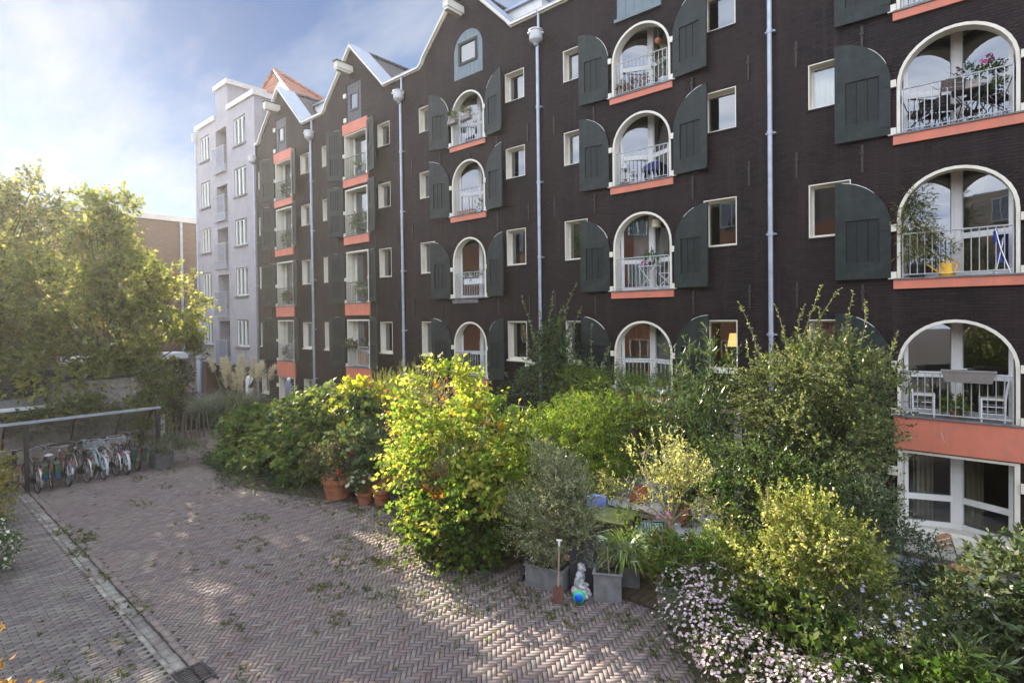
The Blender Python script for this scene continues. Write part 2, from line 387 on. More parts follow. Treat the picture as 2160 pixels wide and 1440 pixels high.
def balcony_door(root, cx, R, L, top, kind, vdeep=0.36, fl=None, curtain=None):
    z1 = top + 0.16; fz = L + 0.03
    mb = MB(); panes = []
    if kind == 'arch':
        j = 0.30
        panel_frame(mb, panes, (cx-R+.02, j), (cx-.03, j+vdeep), fz, z1, L+0.88)
        panel_frame(mb, panes, (cx+.03, j+vdeep), (cx+R-.02, j), fz, z1, L+0.88)
        mb.box(cx-.05, cx+.05, j+vdeep-.05, j+vdeep+.05, fz, z1)
        MB().lathe([(.012, -.05), (.012, .05)], (cx+.12, j+vdeep-.08, L+1.0), 6, 'x').build('door_handle', M['chrome'], root)
    else:
        j = 0.42
        panel_frame(mb, panes, (cx-R+.02, j+.0), (cx+R-.02, j+.0), fz, z1, L+0.7, st=0.13)
    d = mb.build('balcony_door', M['frame'], root)
    g = MB()
    for p in panes: g.add(p.v, p.f)
    g.build('pane', M['glass'], d)
    if curtain: curtain_mesh(cx-R+.1, cx-.1, j+vdeep+.25, fz, z1).build('curtain', M[curtain], d)
    # soffit and cheeks of the recess
    mb = MB(); mb.box(cx-R-.02, cx+R+.02, 0.262, j+vdeep+.12, z1+.002, z1+.06)
    mb.box(cx-R-.06, cx-R-.002, .262, j+.1, fz, z1); mb.box(cx+R+.002, cx+R+.06, .262, j+.1, fz, z1)
    mb.build('recess_lining', M['ceil'], root)
    return d

def railing(root, x0, x1, L, y=0.02, mat='rail', n=None, h=0.95, bow=0.0):
    mb = MB(); n = n or max(8, int(round((x1-x0)/0.125)))
    def P(u, z): return (x0 + (x1-x0)*u, y - bow*math.sin(math.pi*u), z)
    us = [i/n for i in range(n+1)]
    for z, r in ((L+h, .017), (L+.10, .013)):
        mb.tube([P(u, z) for u in us], r, 6)
    for i, u in enumerate(us):
        mb.tube([P(u, L+.10 if 0 < i < n else L+.03), P(u, L+h)], .0095 if 0 < i < n else .014, 5)
    return mb.build('railing', M[mat], root)

def shutter_mesh(w, h, kind, left):
    """leaf in its own frame: hinge edge at x=0, free edge at x=w (mirrored when left)"""
    s = -1 if left else 1
    if kind == 'arch':
        r = min(w, h*0.5); ol = [(0,0),(w,0),(w,h)] + [(w - w*math.sin(math.pi/2*i/12), h - r + r*math.cos(math.pi/2*i/12)) for i in range(1, 13)]
        px0, px1, pz0, pz1 = w*.2, w*.80, h*.17, h*.60
        holes = [rect(px0, px1, pz0, pz1)]
    else:
        ol = rect(0, w, 0, h)
        px0, px1 = w*.22, w*.78
        holes = [rect(px0, px1, h*.1, h*.44), rect(px0, px1, h*.53, h*.92)]
    fl = lambda pts: [(s*x, z) for x, z in pts] if s > 0 else [(s*x, z) for x, z in reversed(pts)]
    mb = MB(); mb.prism(fl(ol), [fl(h_) for h_ in holes], -0.045, -0.002)
    # hinge straps, bolts and the ledge boards
    for z in ((h*.08, h*.47) if kind == 'arch' else (h*.05, h*.95)):
        mb.box(*sorted((0, s*w*.16)), -.054, -.0455, z, z+.03)
    if kind == 'arch':
        for z in (pz0-.05, pz1+.05):
            for k in range(5): mb.ball((s*(px0 + (px1-px0)*(k+.5)/5 - .02), -.0455, z), .008, 5, 4)
    pn = MB()
    for h_ in holes:
        m = 3 if kind == 'arch' else 4; a, b = h_[0][0], h_[1][0]; st = (b-a)/m
        for k in range(m):
            pn.box(*sorted((s*(a+st*k+.007), s*(a+st*(k+1)-.007))), -0.018, -0.003, h_[0][1], h_[2][1])
    # back sheet keeps the leaf solid; grooves of the top boards
    pn.prism(fl(ol), [], 0.0, 0.012)
    gr = MB()
    if kind == 'arch':
        for z in (h*.70, h*.82):
            gr.box(*sorted((s*w*.02, s*w*.995)), -.0462, -.0453, z, z+.012) if z < h-min(w,h*.5)+.02 else gr.box(*sorted((s*(w - math.sqrt(max(.01, w*w - (z-(h-r))**2*(w/r)**2))*.98), s*w*.995)), -.0462, -.0453, z, z+.01)
    return mb, pn, gr

SHUT = {}
def flake(a, w, h, kind, left):
    '''bare white primer showing along the top edge'''
    s = -1 if left else 1; mb = MB(); r = min(w, h*.5)
    k0 = random.randrange(0, 6); k1 = k0 + random.randrange(3, 7)
    if kind == 'arch':
        n = 10; up, dn = [], []
        for i in range(n+1):
            t = math.pi/2*(k0 + (min(k1, 11)-k0)*i/n)/12; o = .002 + (.007 if 0 < i < n else 0)*random.random()
            up.append((s*(w - (r+o)/r*w*math.sin(t)), h - r + (r+o)*math.cos(t))); dn.append((s*(w - w*math.sin(t)), h - r + r*math.cos(t) - .006))
        mb.prism(up + dn[::-1], [], -.047, .0)
    else: mb.box(*sorted((s*w*k0/12, s*w*min(k1, 12)/12)), -.046, 0, h+.001, h+.008)
    if mb.v: mb.build('worn_edge', M['frame'], a)
    return a
def shutter(root, hx, L, w, h, kind, left, ang, scuff=0.0):
    key = (round(w,3), round(h,3), kind, left)
    loc = (hx, -0.03, L + 0.04); rz = R_(ang) * (1 if left else -1)
    if key not in SHUT:
        mb, pn, gr = shutter_mesh(w, h, kind, left)
        a = mb.build('shutter', M['shutter'], root); a.location = loc; a.rotation_euler = (0,0,rz); flake(a, w, h, kind, left)
        b = pn.build('panel', M['shutter_panel'], a); c = gr.build('board_gap', M['iron'], a) if gr.v else None
        SHUT[key] = (a, b, c); return a
    a0, b0, c0 = SHUT[key]
    a = inst(a0, 'shutter', root, loc, rz); inst(b0, 'panel', a)
    if c0: inst(c0, 'board_gap', a)
    return flake(a, w, h, kind, left)

def offset_line(pts, d):
    out = []
    for i, p in enumerate(pts):
        a = pts[max(0, i-1)]; b = pts[min(len(pts)-1, i+1)]
        n1 = n2 = None
        if i > 0:
            v = (p[0]-a[0], p[1]-a[1]); l = math.hypot(*v); n1 = (-v[1]/l, v[0]/l)
        if i < len(pts)-1:
            v = (b[0]-p[0], b[1]-p[1]); l = math.hypot(*v); n2 = (-v[1]/l, v[0]/l)
        if n1 is None: n1 = n2
        if n2 is None: n2 = n1
        m = (n1[0]+n2[0], n1[1]+n2[1]); l = math.hypot(*m); m = (m[0]/l, m[1]/l)
        k = d / max(.3, m[0]*n1[0] + m[1]*n1[1])
        out.append((p[0]+m[0]*k, p[1]+m[1]*k))
    return out

EAVE = 14.58
def gable_line(gc, x0, x1, hw=2.42, apex=16.98):
    return [(x0, EAVE), (gc-hw, EAVE), (gc-hw+.14, EAVE+.10), (gc-hw+.27, EAVE+.30), (gc, apex),
            (gc+hw-.20, EAVE+.22), (gc+hw-.08, EAVE+.08), (gc+hw, EAVE), (x1, EAVE)]

def warehouse(label, cx, x0, x1, ac, R, kind, wl, wr, hatch, opt):
    """cx: centre of the gable; x0,x1: party walls; ac,R: balcony axis and half width (world x)"""
    root = thing('gabled_warehouse', label, 'warehouse', (cx, D, 0), group='row of gabled brick warehouses')
    x0 -= cx; x1 -= cx; ac -= cx; wl -= cx; wr -= cx
    gl = gable_line(0, x0, x1)
    outline = [(x0, -0.3), (x1, -0.3)] + list(reversed(gl))
    holes = []; ww = 0.84
    gz0, gz1 = opt.get('door', (0.12, 1.78))
    arches = MB()
    for i, L in enumerate(LV):
        holes.append(arch(ac, R, L, TOPS[i]) if kind == 'arch' else rect(ac-R, ac+R, L, TOPS[i]+.12))
        for w in (wl, wr): holes.append(rect(w-ww/2, w+ww/2, *WZ[i]))
        # rowlock bricks round the heads
        if kind == 'arch':
            sp = TOPS[i]-R
            for k in range(40):
                a0 = math.pi*(k+.12)/40; a1 = math.pi*(k+.88)/40; r0, r1 = R+.004, R+.215
                arches.prism([(ac+r0*math.cos(a0), sp+r0*math.sin(a0)), (ac+r1*math.cos(a0), sp+r1*math.sin(a0)), (ac+r1*math.cos(a1), sp+r1*math.sin(a1)), (ac+r0*math.cos(a1), sp+r0*math.sin(a1))], [], -.006 - .004*random.random(), .01)
        for w in (wl, wr):
            for k in range(13):
                xx = w-ww/2-.06 + (ww+.12)*(k+.1)/13
                arches.box(xx, xx + (ww+.12)*.8/13, -.005-.004*random.random(), .01, WZ[i][1]+.004, WZ[i][1]+.2)
    holes.append(rect(ac-R, ac+R, gz0, gz1))
    for w in (wl, wr): holes.append(rect(w-ww/2, w+ww/2, 0.75, 1.8))
    hh = None
    if hatch == 'arch': hh = arch(.27, .74, 13.48, 15.16); holes.append(hh)
    elif hatch == 'rect': hh = rect(-.40, .70, 13.60, 15.30); holes.append(hh)
    elif hatch == 'low': hh = rect(-.68, .70, 13.28, 15.0); holes.append(hh)
    wm = MB(); wm.prism(outline, holes, 0.0, 0.25); wm.add(arches.v, arches.f)
    # iron stains and string courses stay in the brick; party walls and back
    wm.box(x0, x0+.1, .25, 9.0, -.3, EAVE-.1); wm.box(x1-.1, x1, .25, 9.0, -.3, EAVE-.1); wm.box(x0, x1, 9.0, 9.2, -.3, EAVE-.1)
    wm.build('wall', M['brick'], root)
    # rooms behind the glass
    rm = MB(); rm.box(x0+.12, x1-.12, 3.6, 3.7, -.2, 14.3)
    for z in [0.0] + [l - .02 for l in LV] + [13.45]: rm.box(x0+.12, x1-.12, .262 if z == 0 or z > 13 else .80, 3.58, z-.22, z)
    for xx in ((wl+ac-R)/2, (wr+ac+R)/2): rm.box(xx-.05, xx+.05, 1.05, 3.58, .01, 13.2)
    rm.build('interior', M['room'], root)
    # trim, copings, roof
    tr = MB(); up = offset_line(gl, -.02); dn = offset_line(gl, -.11)
    tr.prism(dn[:] + list(reversed(up)), [], -.06, .30); 
    tr.prism(offset_line(gl, -.07)+list(reversed(offset_line(gl, .0))), [], -.13, -.076)
    tr.build('gable_trim', M['white'], root)
    cp = MB(); cp.prism(offset_line(gl, .004)+list(reversed(offset_line(gl, .035))), [], -.13, .85); cp.build('coping', M['zinc_roof'], root)
    rf = MB(); g2 = gable_line(0, -2.42, 2.42)[1:-1]
    rf.prism([(-2.3, EAVE-.05)] + [(x*.985, z-.10) for x, z in g2] + [(2.3, EAVE-.05)], [], .88, 9.1)
    rf.tube([(0, .44, 16.9), (0, 9.1, 16.9)], .1, 8)
    rf.build('roof', M['tile_dark'], root)
    MB().box(x0+.01, x1-.01, .31, 9.15, EAVE-.3, EAVE-.16).build('flat_roof', M['zinc_roof'], root)
    # hoist beam
    hb = MB(); hb.box(-.13, .13, -.80, -.0, 15.75, 16.02); hb.box(-.10, .10, -.78, -.1, 15.65, 15.749)
    h = hb.build('hoist_beam', M['white'], root)
    MB().box(-.165, .165, -.86, .0, 16.022, 16.06).build('beam_cap', M['iron'], h)
    # hatch
    if hh:
        a, b = min(p[0] for p in hh), max(p[0] for p in hh); z0, z1 = min(p[1] for p in hh), max(p[1] for p in hh)
        hm = M['hatch'] if hatch != 'rect' else M['hatch_dark']
        mx = (a+b)/2; q = rect(mx-.42, mx+.42, 14.0, 14.72) if hatch == 'arch' else rect(mx-.3, mx+.3, 14.12, 14.86)
        mb = MB(); ins = [(mx+(x-mx)*.995, z) for x, z in hh]
        mb.prism(ins, [q], .02, .07)
        for k in range(1, 7 if hatch == 'arch' else 5):
            xx = a + (b-a)*k/(7 if hatch == 'arch' else 5); zt = z1 if hatch != 'arch' else min(z1, z1-.74+math.sqrt(max(0, .74**2-(xx-mx)**2)))-.03
            if q[0][0]-.03 < xx < q[1][0]+.03:
                mb.box(xx-.006, xx+.006, .012, .0199, z0+.02, q[0][1]-.05); mb.box(xx-.006, xx+.006, .012, .0199, q[2][1]+.05, zt)
            else: mb.box(xx-.006, xx+.006, .012, .0199, z0+.02, zt)
        hp = mb.build('loft_hatch', hm, root)
        fm = MB(); fm.prism(rect(q[0][0]-.05, q[1][0]+.05, q[0][1]-.05, q[2][1]+.05), [rect(q[0][0]+.045, q[1][0]-.045, q[0][1]+.045, q[2][1]-.045)], -.012, .0198)
        fm.build('window_frame', M['hatch_dark'] if hatch != 'arch' else M['shutter'], hp)
        MB().box(q[0][0], q[1][0], .03, .04, q[0][1], q[2][1]).build('pane', M['glass'], hp)
        MB().box(a-.1, b+.1, .30, .4, z0-.1, z1+.1).build('loft_lining', M['room'], hp)
        if hatch == 'low': MB().box(a-.03, b+.03, -.09, -.002, z0-.10, z0-.005).build('ledge', M['hatch'], hp)
        if hatch == 'rect':
            for z in (13.65, 14.75): MB().box(a-.22, a-.02, -.06, -.002, z, z+.19).build('hinge_stone', M['white'], root)
    # floors of balconies
    for i, L in enumerate(LV):
        if kind == 'arch': o_, i_ = arch(ac, R, L, TOPS[i]), arch(ac, R-.06, L+.001, TOPS[i]-.06)
        else: o_, i_ = rect(ac-R, ac+R, L, TOPS[i]+.12), rect(ac-R+.05, ac+R-.05, L+.001, TOPS[i]+.06)
        mb = MB(); ring(mb, o_, i_, -.018, .26)
        mb.build('door_surround', M['white'], root)
        balcony_door(root, ac, R-.06, L, TOPS[i], kind, curtain=opt.get('curtain', {}).get(i))
        rm_ = 'rail' if not (kind != 'arch' and i >= 1) else 'rail_dark'
        railing(root, ac-R+.10, ac+R-.10, L, .0 if kind == 'arch' else -.04, rm_)
        ov = .06 if kind == 'arch' else .10
        MB().box(ac-R-ov, ac+R+ov, -.085, -.02, L-.0, L+.032).build('balcony_sill', M['slab'], root)
        MB().box(ac-R+.08, ac+R-.08, -.019, .70, L-.03, L+.028).build('balcony_floor', M['slab'], root)
        fz = FASC[i] if kind == 'arch' else (.80, .53, .36, .34)[i]
        if not (opt.get('nofascia') == i):
            MB().box(ac-R-ov, ac+R+ov, -.06, -.003, L-fz, L-.004).build('fascia_panel', M['orange'], root)
            if i == 0:
                MB().box(ac-.004, ac+.004, -.0615, -.0602, L-fz, L-.004).build('panel_seam', M['iron'], root) if not opt.get('gcurtain') else MB().beam((ac-.22, -.0605, L-.26), (ac-.17, -.0605, L-.44), .006, .002, (0,1,0)).build('scratch', M['white'], root)
        else:
            MB().box(ac-R-.02, ac+R-.4, -.05, -.003, L-.16, L-.03).build('fascia_panel', M['slab'], root)
        for s in (-1, 1):
            for z in (L+.02, L+1.02): MB().box(*sorted((ac+s*(R+.005), ac+s*(R+.15))), -.075, -.002, z, z+.15).build('hinge_stone', M['white'], root)
        # shutters
        w = R+.07 if kind == 'arch' else .86
        hgt = 2.14 if kind == 'arch' else 2.24
        if i == 3 and kind == 'arch': hgt = 2.08
        al, ar = opt.get('ang', {}).get(i, opt.get('ang0', (12, 13)))
        shutter(root, ac-R-.10, L, w, hgt, kind, True, al); shutter(root, ac+R+.10, L, w, hgt, kind, False, ar)
        for wi, wx in enumerate((wl, wr)):
            window(root, wx, ww, *WZ[i], curtain=opt.get('wcurtain', {}).get((i, wi)), low=(i == 0))
        # wall anchors
        for ox in (x0+.55, ac-R-.62, ac+R+.60, x1-.48):
            key = 'anchor'
            zc = L-.36 if abs(ox-ac) < 2.0 else L-.25
            if key not in SHUT:
                SHUT[key] = MB().box(-.022, .022, -.035, -.002, -.3, .3).box(-.04, .04, -.05, -.002, .1, .16).build('wall_anchor', M['iron'], root, loc=(ox, 0, zc))
            else: inst(SHUT[key], 'wall_anchor', root, (ox, 0, zc))
    if kind != 'arch':
        MB().box(ac-R-.1, ac+R+.1, -.06, -.003, 13.09, 13.57).build('fascia_panel', M['orange'], root)
    # ground floor
    mb = MB(); ring(mb, rect(ac-R, ac+R, gz0, gz1), rect(ac-R+.08, ac+R-.08, gz0+.001, gz1-.05), -.02, .26); mb.build('door_surround', M['white'], root)
    mb = MB(); ps = []
    panel_frame(mb, ps, (ac-R+.08, .30), (ac-.04, .62), gz0, gz1+.05, gz0+.62); panel_frame(mb, ps, (ac+.04, .62), (ac+R-.08, .24), gz0, gz1+.05, gz0+.62)
    mb.box(ac-.075, ac+.075, .57, .69, gz0, gz1+.05)
    d = mb.build('garden_door', M['frame'], root); g = MB()
    for p in ps: g.add(p.v, p.f)
    g.build('pane', M['glass_low'], d)
    if opt.get('gcurtain'):
        for a_, b_ in ((-.78, -.42), (.08, .42)): curtain_mesh(ac+a_, ac+b_, .98, gz0, gz1+.1, 4).build('curtain', M['beige'], d)
    MB().box(ac-R-.05, ac+R+.05, -.55, .8, -.2, gz0-.004).build('door_step', M['concrete'], root)
    for wx in (wl, wr): window(root, wx, ww, .75, 1.8, low=True)
    for s in (-1, 1):
        MB().box(*sorted((ac+s*(R+.005), ac+s*(R+.16))), -.075, -.002, gz0+1.1, gz0+1.28).build('hinge_stone', M['white'], root)
    # rain pipe with hopper head on the left party wall
    px = x0+.0; dp = MB()
    dp.tube([(px, -.13, .05), (px, -.13, 13.55)], .055, 12)
    for z in (1.9, 4.3, 6.7, 9.1, 11.5): dp.lathe([(.068, -.05), (.072, 0), (.068, .05)], (px, -.13, z), 12); dp.box(px-.11, px+.11, -.10, -.002, z-.02, z+.02)
    p = dp.build('downpipe', M['pipe'], root, smooth=True)
    hp = MB().lathe([(.06, 13.42), (.09, 13.50), (.20, 13.56), (.215, 13.60), (.215, 13.84), (.235, 13.86), (.235, 13.90), (.19, 13.90), (.18, 13.75)], (px, -.2, 0), 18)
    for a in (0.3, 2.5, 4.2): hp.ball((px+.23*math.cos(a), -.2+.23*math.sin(a), 13.78), .045, 8, 5)
    hp.build('hopper_head', M['hopper'], p, smooth=True)
    MB().lathe([(.045, 13.9), (.045, 14.5)], (px, -.06, 0), 10).build('outlet', M['pipe'], p, smooth=True)
    WH.append(root); return root

WH = []
warehouse('dark brick warehouse with square-headed doors beside the lilac apartment tower', -28.38, -31.15, -25.08, -28.03, .86, 'rect', -30.48, -25.85, 'rect',
          dict(ang0=(28, 16)))
warehouse('dark brick warehouse with square-headed doors and a weathered loft hatch', -21.65, -25.04, -18.08, -21.42, .86, 'rect', -23.80, -19.36, 'rect',
          dict(ang0=(24, 16)))
warehouse('dark brick warehouse with narrow arches and a pale blue arched loft hatch', -14.57, -18.04, -11.05, -14.35, .84, 'arch', -16.62, -12.10, 'arch',
          dict(ang0=(13, 10), nofascia=1))
warehouse('dark brick warehouse with middle-sized arched balconies and lamps lit inside', -7.53, -11.01, -4.06, -7.47, .90, 'arch', -9.68, -5.27, 'low',
          dict(ang0=(5, 8), curtain={1: 'curtain'}))
warehouse('dark brick warehouse with the widest arches nearest the viewer', -.52, -4.02, 2.98, -.58, .96, 'arch', -2.80, 1.62, 'arch',
          dict(ang0=(3, 6), door=(.25, 1.90), gcurtain=1, wcurtain={(0, 0): 'red_curtain', (2, 0): 'curtain'}))

# dormers rising behind the valleys are parts of the warehouse under them
for r, (a, b, y0, z1) in ((WH[0], (.8, 2.15, 1.6, 16.2)), (WH[2], (1.0, 2.65, 1.3, 15.95))):
    mb = MB(); mb.box(a, b, y0, y0+2.4, EAVE-.16, z1)
    for k in range(int((z1-EAVE)/.2)): mb.box(a-.012, b+.012, y0-.014, y0+2.41, EAVE-.1+k*.2, EAVE-.1+k*.2+.17)
    d = mb.build('dormer', M['frame'], r)
    MB().box(a-.1, b+.1, y0-.12, y0+2.5, z1+.002, z1+.1).build('dormer_roof', M['zinc_roof'], d)
# hipped red roof over the first warehouse
w0 = WH[0]
def hip(parent, x0, x1, y0, y1, z0, z1, cx, cy, mat, name='hipped_roof'):
    mb = MB(); mb.add([(x0,y0,z0),(x1,y0,z0),(x1,y1,z0),(x0,y1,z0),(cx,cy,z1)], [(0,1,4),(1,2,4),(2,3,4),(3,0,4),(3,2,1,0)])
    for i in ((x0,y0),(x1,y0),(x1,y1),(x0,y1)):
        mb.tube([(i[0],i[1],z0+.05),(cx,cy,z1+.05)], .13, 6)
    return mb.build(name, mat, parent)

hip(w0, -10.6, 1.9, .9, 6.2, 14.9, 20.6, -6.1, 2.8, M['tile_red'])

# ------------------------------------------------------------------ the lilac tower
TW = thing('apartment_tower', 'tall flat-roofed apartment tower of smooth lilac render beside the dark warehouses', 'apartment building', (-35.4, D-.03, 0))
def tx(x): return x + 35.4
FL = [2.5, 5.45, 8.4, 11.3, 14.25]; SZ = [(3.24,4.83),(6.21,7.87),(9.15,10.70),(12.05,13.70),(15.02,16.62)]
ol = [(tx(-39.6), 2.1), (tx(-31.2), 2.1), (tx(-31.2), 17.35), (tx(-34.7), 17.35), (tx(-34.7), 18.95), (tx(-36.5), 18.95), (tx(-36.5), 17.2), (tx(-39.6), 17.2)]
hl = []
for z0, z1 in SZ: hl += [rect(tx(-39.05), tx(-37.55), z0, z1), rect(tx(-33.95), tx(-32.35), z0, z1)]
for f, t in zip(FL, (4.75, 7.6, 10.44, 13.05, 16.5)): hl.append(rect(tx(-36.55), tx(-34.95), f, t))
mb = MB(); mb.prism(ol, hl, 0, .3)
mb.box(tx(-39.6), tx(-39.35), .3, 11, 2.1, 17.2); mb.box(tx(-31.45), tx(-31.2), .3, 11, 2.1, 17.35); mb.box(tx(-39.3), tx(-31.5), 10.7, 11, 2.1, 17.2)
mb.box(tx(-36.5), tx(-36.3), .3, 5, 17.21, 18.95); mb.box(tx(-34.9), tx(-34.7), .3, 5, 17.21, 18.95)
for f in FL: # loggia linings
    mb.box(tx(-36.75), tx(-36.56), .3, 1.4, f, f+2.4); mb.box(tx(-34.94), tx(-34.75), .3, 1.4, f, f+2.4)
mb.build('wall', M['tower'], TW)
MB().box(tx(-39.3), tx(-31.5), 2.6, 2.7, 2.15, 17.0).build('interior', M['room'], TW)
MB().box(tx(-39.3), tx(-31.5), .31, 10.6, 17.0, 17.1).build('flat_roof', M['zinc_roof'], TW)
mb = MB(); e = .12
for a, b, z in ((-39.6, -36.5, 17.2), (-36.5, -34.7, 18.95), (-34.7, -31.2, 17.35)):
    mb.box(tx(a)-(e if a != -34.7 else -.002), tx(b)+(e if b != -36.5 else -.002), -e, .34, z+.002, z+.30)
mb.box(tx(-31.2)-.3, tx(-31.2)+e, .342, 11.1, 17.352, 17.65); mb.box(tx(-34.7)-.24, tx(-34.7)+e, .342, 5.1, 18.952, 19.25); mb.box(tx(-36.5)-e, tx(-36.5)+.2, .342, 5.1, 18.952, 19.25)
mb.build('coping', M['coping'], TW)
for z0, z1 in SZ:
    for a, b in ((-39.05, -37.55), (-33.95, -32.35)):
        mb = MB(); w = b-a; hs = [rect(tx(a)+.07+(w-.07)*k/3, tx(a)+(w-.07)*(k+1)/3, z0+.09, z1-.09) for k in range(3)]
        mb.prism(rect(tx(a)+.002, tx(b)-.002, z0+.002, z1-.002), hs, .10, .17)
        for k in (0, 1, 2, 3): mb.box(max(tx(a)+.003, tx(a)+(w-.07)*k/3-.035), min(tx(b)-.003, tx(a)+.07+(w-.07)*k/3+.035), .05, .0995, z0+.05, z1-.05)
        f = mb.build('window', M['frame'], TW)
        MB().box(tx(a)+.05, tx(b)-.05, .13, .14, z0+.05, z1-.05).build('pane', M['glass'], f)
        MB().box(tx(a)-.08, tx(b)+.08, -.09, .06, z0-.09, z0-.001).build('sill', M['slab'], f)
        curtain_mesh(tx(a)+.1, tx(b)-.1, .42, z0, z1, 7).build('curtain', M['curtain'], f)
for i, f in enumerate(FL):
    x0, x1 = tx(-36.5), tx(-35.0)
    mb = MB(); mb.box(x0, x1, -.10, 1.4, f-.42, f-.02)
    b = mb.build('balcony_slab', M['tower'], TW)
    mb = MB(); z0, z1 = f-.45, f+1.08
    for z in (z0, f-.0, z1): mb.tube([(x0-.05, .0, z), (x0-.05, -.2, z), (x1+.05, -.2, z), (x1+.05, .0, z)], .022, 6)
    for k in range(23):
        x = x0-.05+(x1-x0+.1)*k/22; mb.tube([(x, -.2, z0), (x, -.2, z1)], .008, 4)
    for x in (x0-.05, x1+.05): mb.tube([(x, -.2, z0), (x, -.2, z1)], .025, 6)
    mb.build('railing', M['pipe'], TW)
    mb = MB(); ps = []; panel_frame(mb, ps, (tx(-36.54), 1.3), (tx(-35.75), 1.3), f, f+2.2, f+.8); panel_frame(mb, ps, (tx(-35.74), 1.3), (tx(-34.96), 1.3), f, f+2.2, f+.8)
    d = mb.build('balcony_door', M['frame'], TW); g = MB()
    for p in ps: g.add(p.v, p.f)
    g.build('pane', M['glass'], d)
p = MB().tube([(tx(-39.72), -.02, .1), (tx(-39.72), -.02, 16.6)], .08, 10).build('downpipe', M['pipe'], TW, smooth=True)
MB().lathe([(.1, 16.5), (.24, 16.65), (.24, 16.95), (.27, 16.97), (.27, 17.0), (.1, 17.0)], (tx(-39.72), -.02, 0), 14).build('hopper_head', M['hopper'], p, smooth=True)
# ground storey is set back
mb = MB(); mb.box(tx(-39.4), tx(-31.5), .9, 1.1, -.2, 2.095); mb.box(tx(-39.4), tx(-39.0), .1, .9, -.2, 2.095); mb.build('plinth', M['plain_brick'], TW)

# ------------------------------------------------------------------ far brown brick hall
BH = thing('brick_hall', 'long brown brick hall with a pale metal roof edge behind the leafy tree', 'building', (-45, 4, 0))
mb = MB(); mb.box(-14, 0, -9, 24, -.3, 12.0); mb.build('wall', M['plain_brick'], BH)
mb = MB(); mb.box(-14.2, .18, -9.2, 24.2, 12.002, 12.38); mb.build('roof_edge', M['coping'], BH)
for y in (10.9, 2.0, 19.0): MB().tube([(.1, y, 0), (.1, y, 12.0)], .09, 10).build('downpipe', M['pipe'], BH, smooth=True)
mb = MB(); mb.box(-.001, .03, 11.6, 14.0, 1.9, 5.6); mb.build('dark_doorway', M['darkwood'], BH)

# timber annex with white roof edge
AX = thing('timber_annex', 'low weathered timber annex with a white roof edge below the brick hall', 'annex', (-40, 13, 0))
mb = MB()
for k in range(16): mb.box(-2.0, -.4 + .01*(k % 2), -.6, 3.4, .0+k*.16, .15+k*.16)
mb.build('board_wall', M['palewood'], AX)
mb = MB(); mb.box(-2.1, .0, -5.6, -.604, 0, 2.35); mb.build('brick_wall', M['plain_brick'], AX)
mb = MB(); mb.box(-2.2, .12, -5.7, .5, 2.354, 2.72); mb.build('roof_edge', M['whitepaint'], AX)
MB().box(-2.2, -.2, .502, 3.5, 2.57, 2.66).build('wall_cap', M['palewood'], AX)
# bollard post (zinc) in front
pp = thing('pipe_post', 'tall zinc post standing beside the parked bicycles at the tower', 'post', (-37.2, 13.2, 0))
MB().lathe([(.16, 0), (.16, 2.6), (.15, 2.62)], n=14).build('shaft', M['pipe'], pp, smooth=True)
MB().lathe([(.175, 2.45), (.175, 2.6)], n=14).build('collar', M['hopper'], pp, smooth=True)

# timber shed behind the bicycle shelter
SH = thing('timber_shed', 'low shed of weathered horizontal boards behind the bicycle shelter', 'shed', (-25, 2.5, 0))
mb = MB()
for k in range(14):
    mb.box(-3.0, .0 + .012*(k % 2), 1.6, 5.0, k*.19, k*.19+.18)
    if k < 8: mb.box(-3.0, .0 + .012*((k+1) % 2), -12, 1.59, k*.19, k*.19+.18)
mb.build('board_wall', M['palewood'], SH)
MB().box(-3.1, .1, 1.55, 5.06, 2.665, 2.75).build('roof', M['iron'], SH)
MB().box(-3.1, .15, -12, 1.53, 1.555, 1.82).build('dark_fascia', M['iron'], SH)
MB().box(-3.1, .17, -12, 1.5, 1.824, 1.90).build('white_edge', M['whitepaint'], SH)
MB().box(-2.6, -.3, -12, 1.4, 1.905, 2.16).build('roof', M['slab'], SH)
MB().box(-2.3, -.8, -12, 2.2, 2.17, 2.95).build('raised_wall', M['iron'], SH)
MB().box(.005, .08, 4.9, 5.04, 0, 2.66).build('corner_post', M['whitepaint'], SH)

# the block of flats the camera looks out of (seen in the window panes)
AB = thing('brick_apartment_block', 'orange brick apartment block mirrored in the window panes', 'apartment building', (-18, -11.0, 0))
mb = MB(); mb.box(-34, 34, -8, 0, -.3, 10.6); mb.build('wall', M['orange_brick'], AB)
mb = MB(); mb.box(-34, 34, -7.8, -.1, 10.6, 13.2); mb.build('top_storey', M['grey_brick'], AB)
base = None
for k in range(17):
    for z in (1.2, 4.2, 7.2, 11.0):
        x = -32+k*4 + (.8 if z == 4.2 else 0)
        if base is None:
            base = MB().prism(rect(-.75, .75, 0, 1.7), [rect(-.68, -.03, .07, 1.63), rect(.03, .68, .07, 1.63)], -.02, .05).build('window', M['frame'], AB, loc=(x, .0, z))
            bp = MB().box(-.7, .7, .012, .02, .04, 1.66).build('pane', M['glass'], base)
        else:
            w = inst(base, 'window', AB, (x, .0 if z < 10 else -.1, z)); inst(bp, 'pane', w)
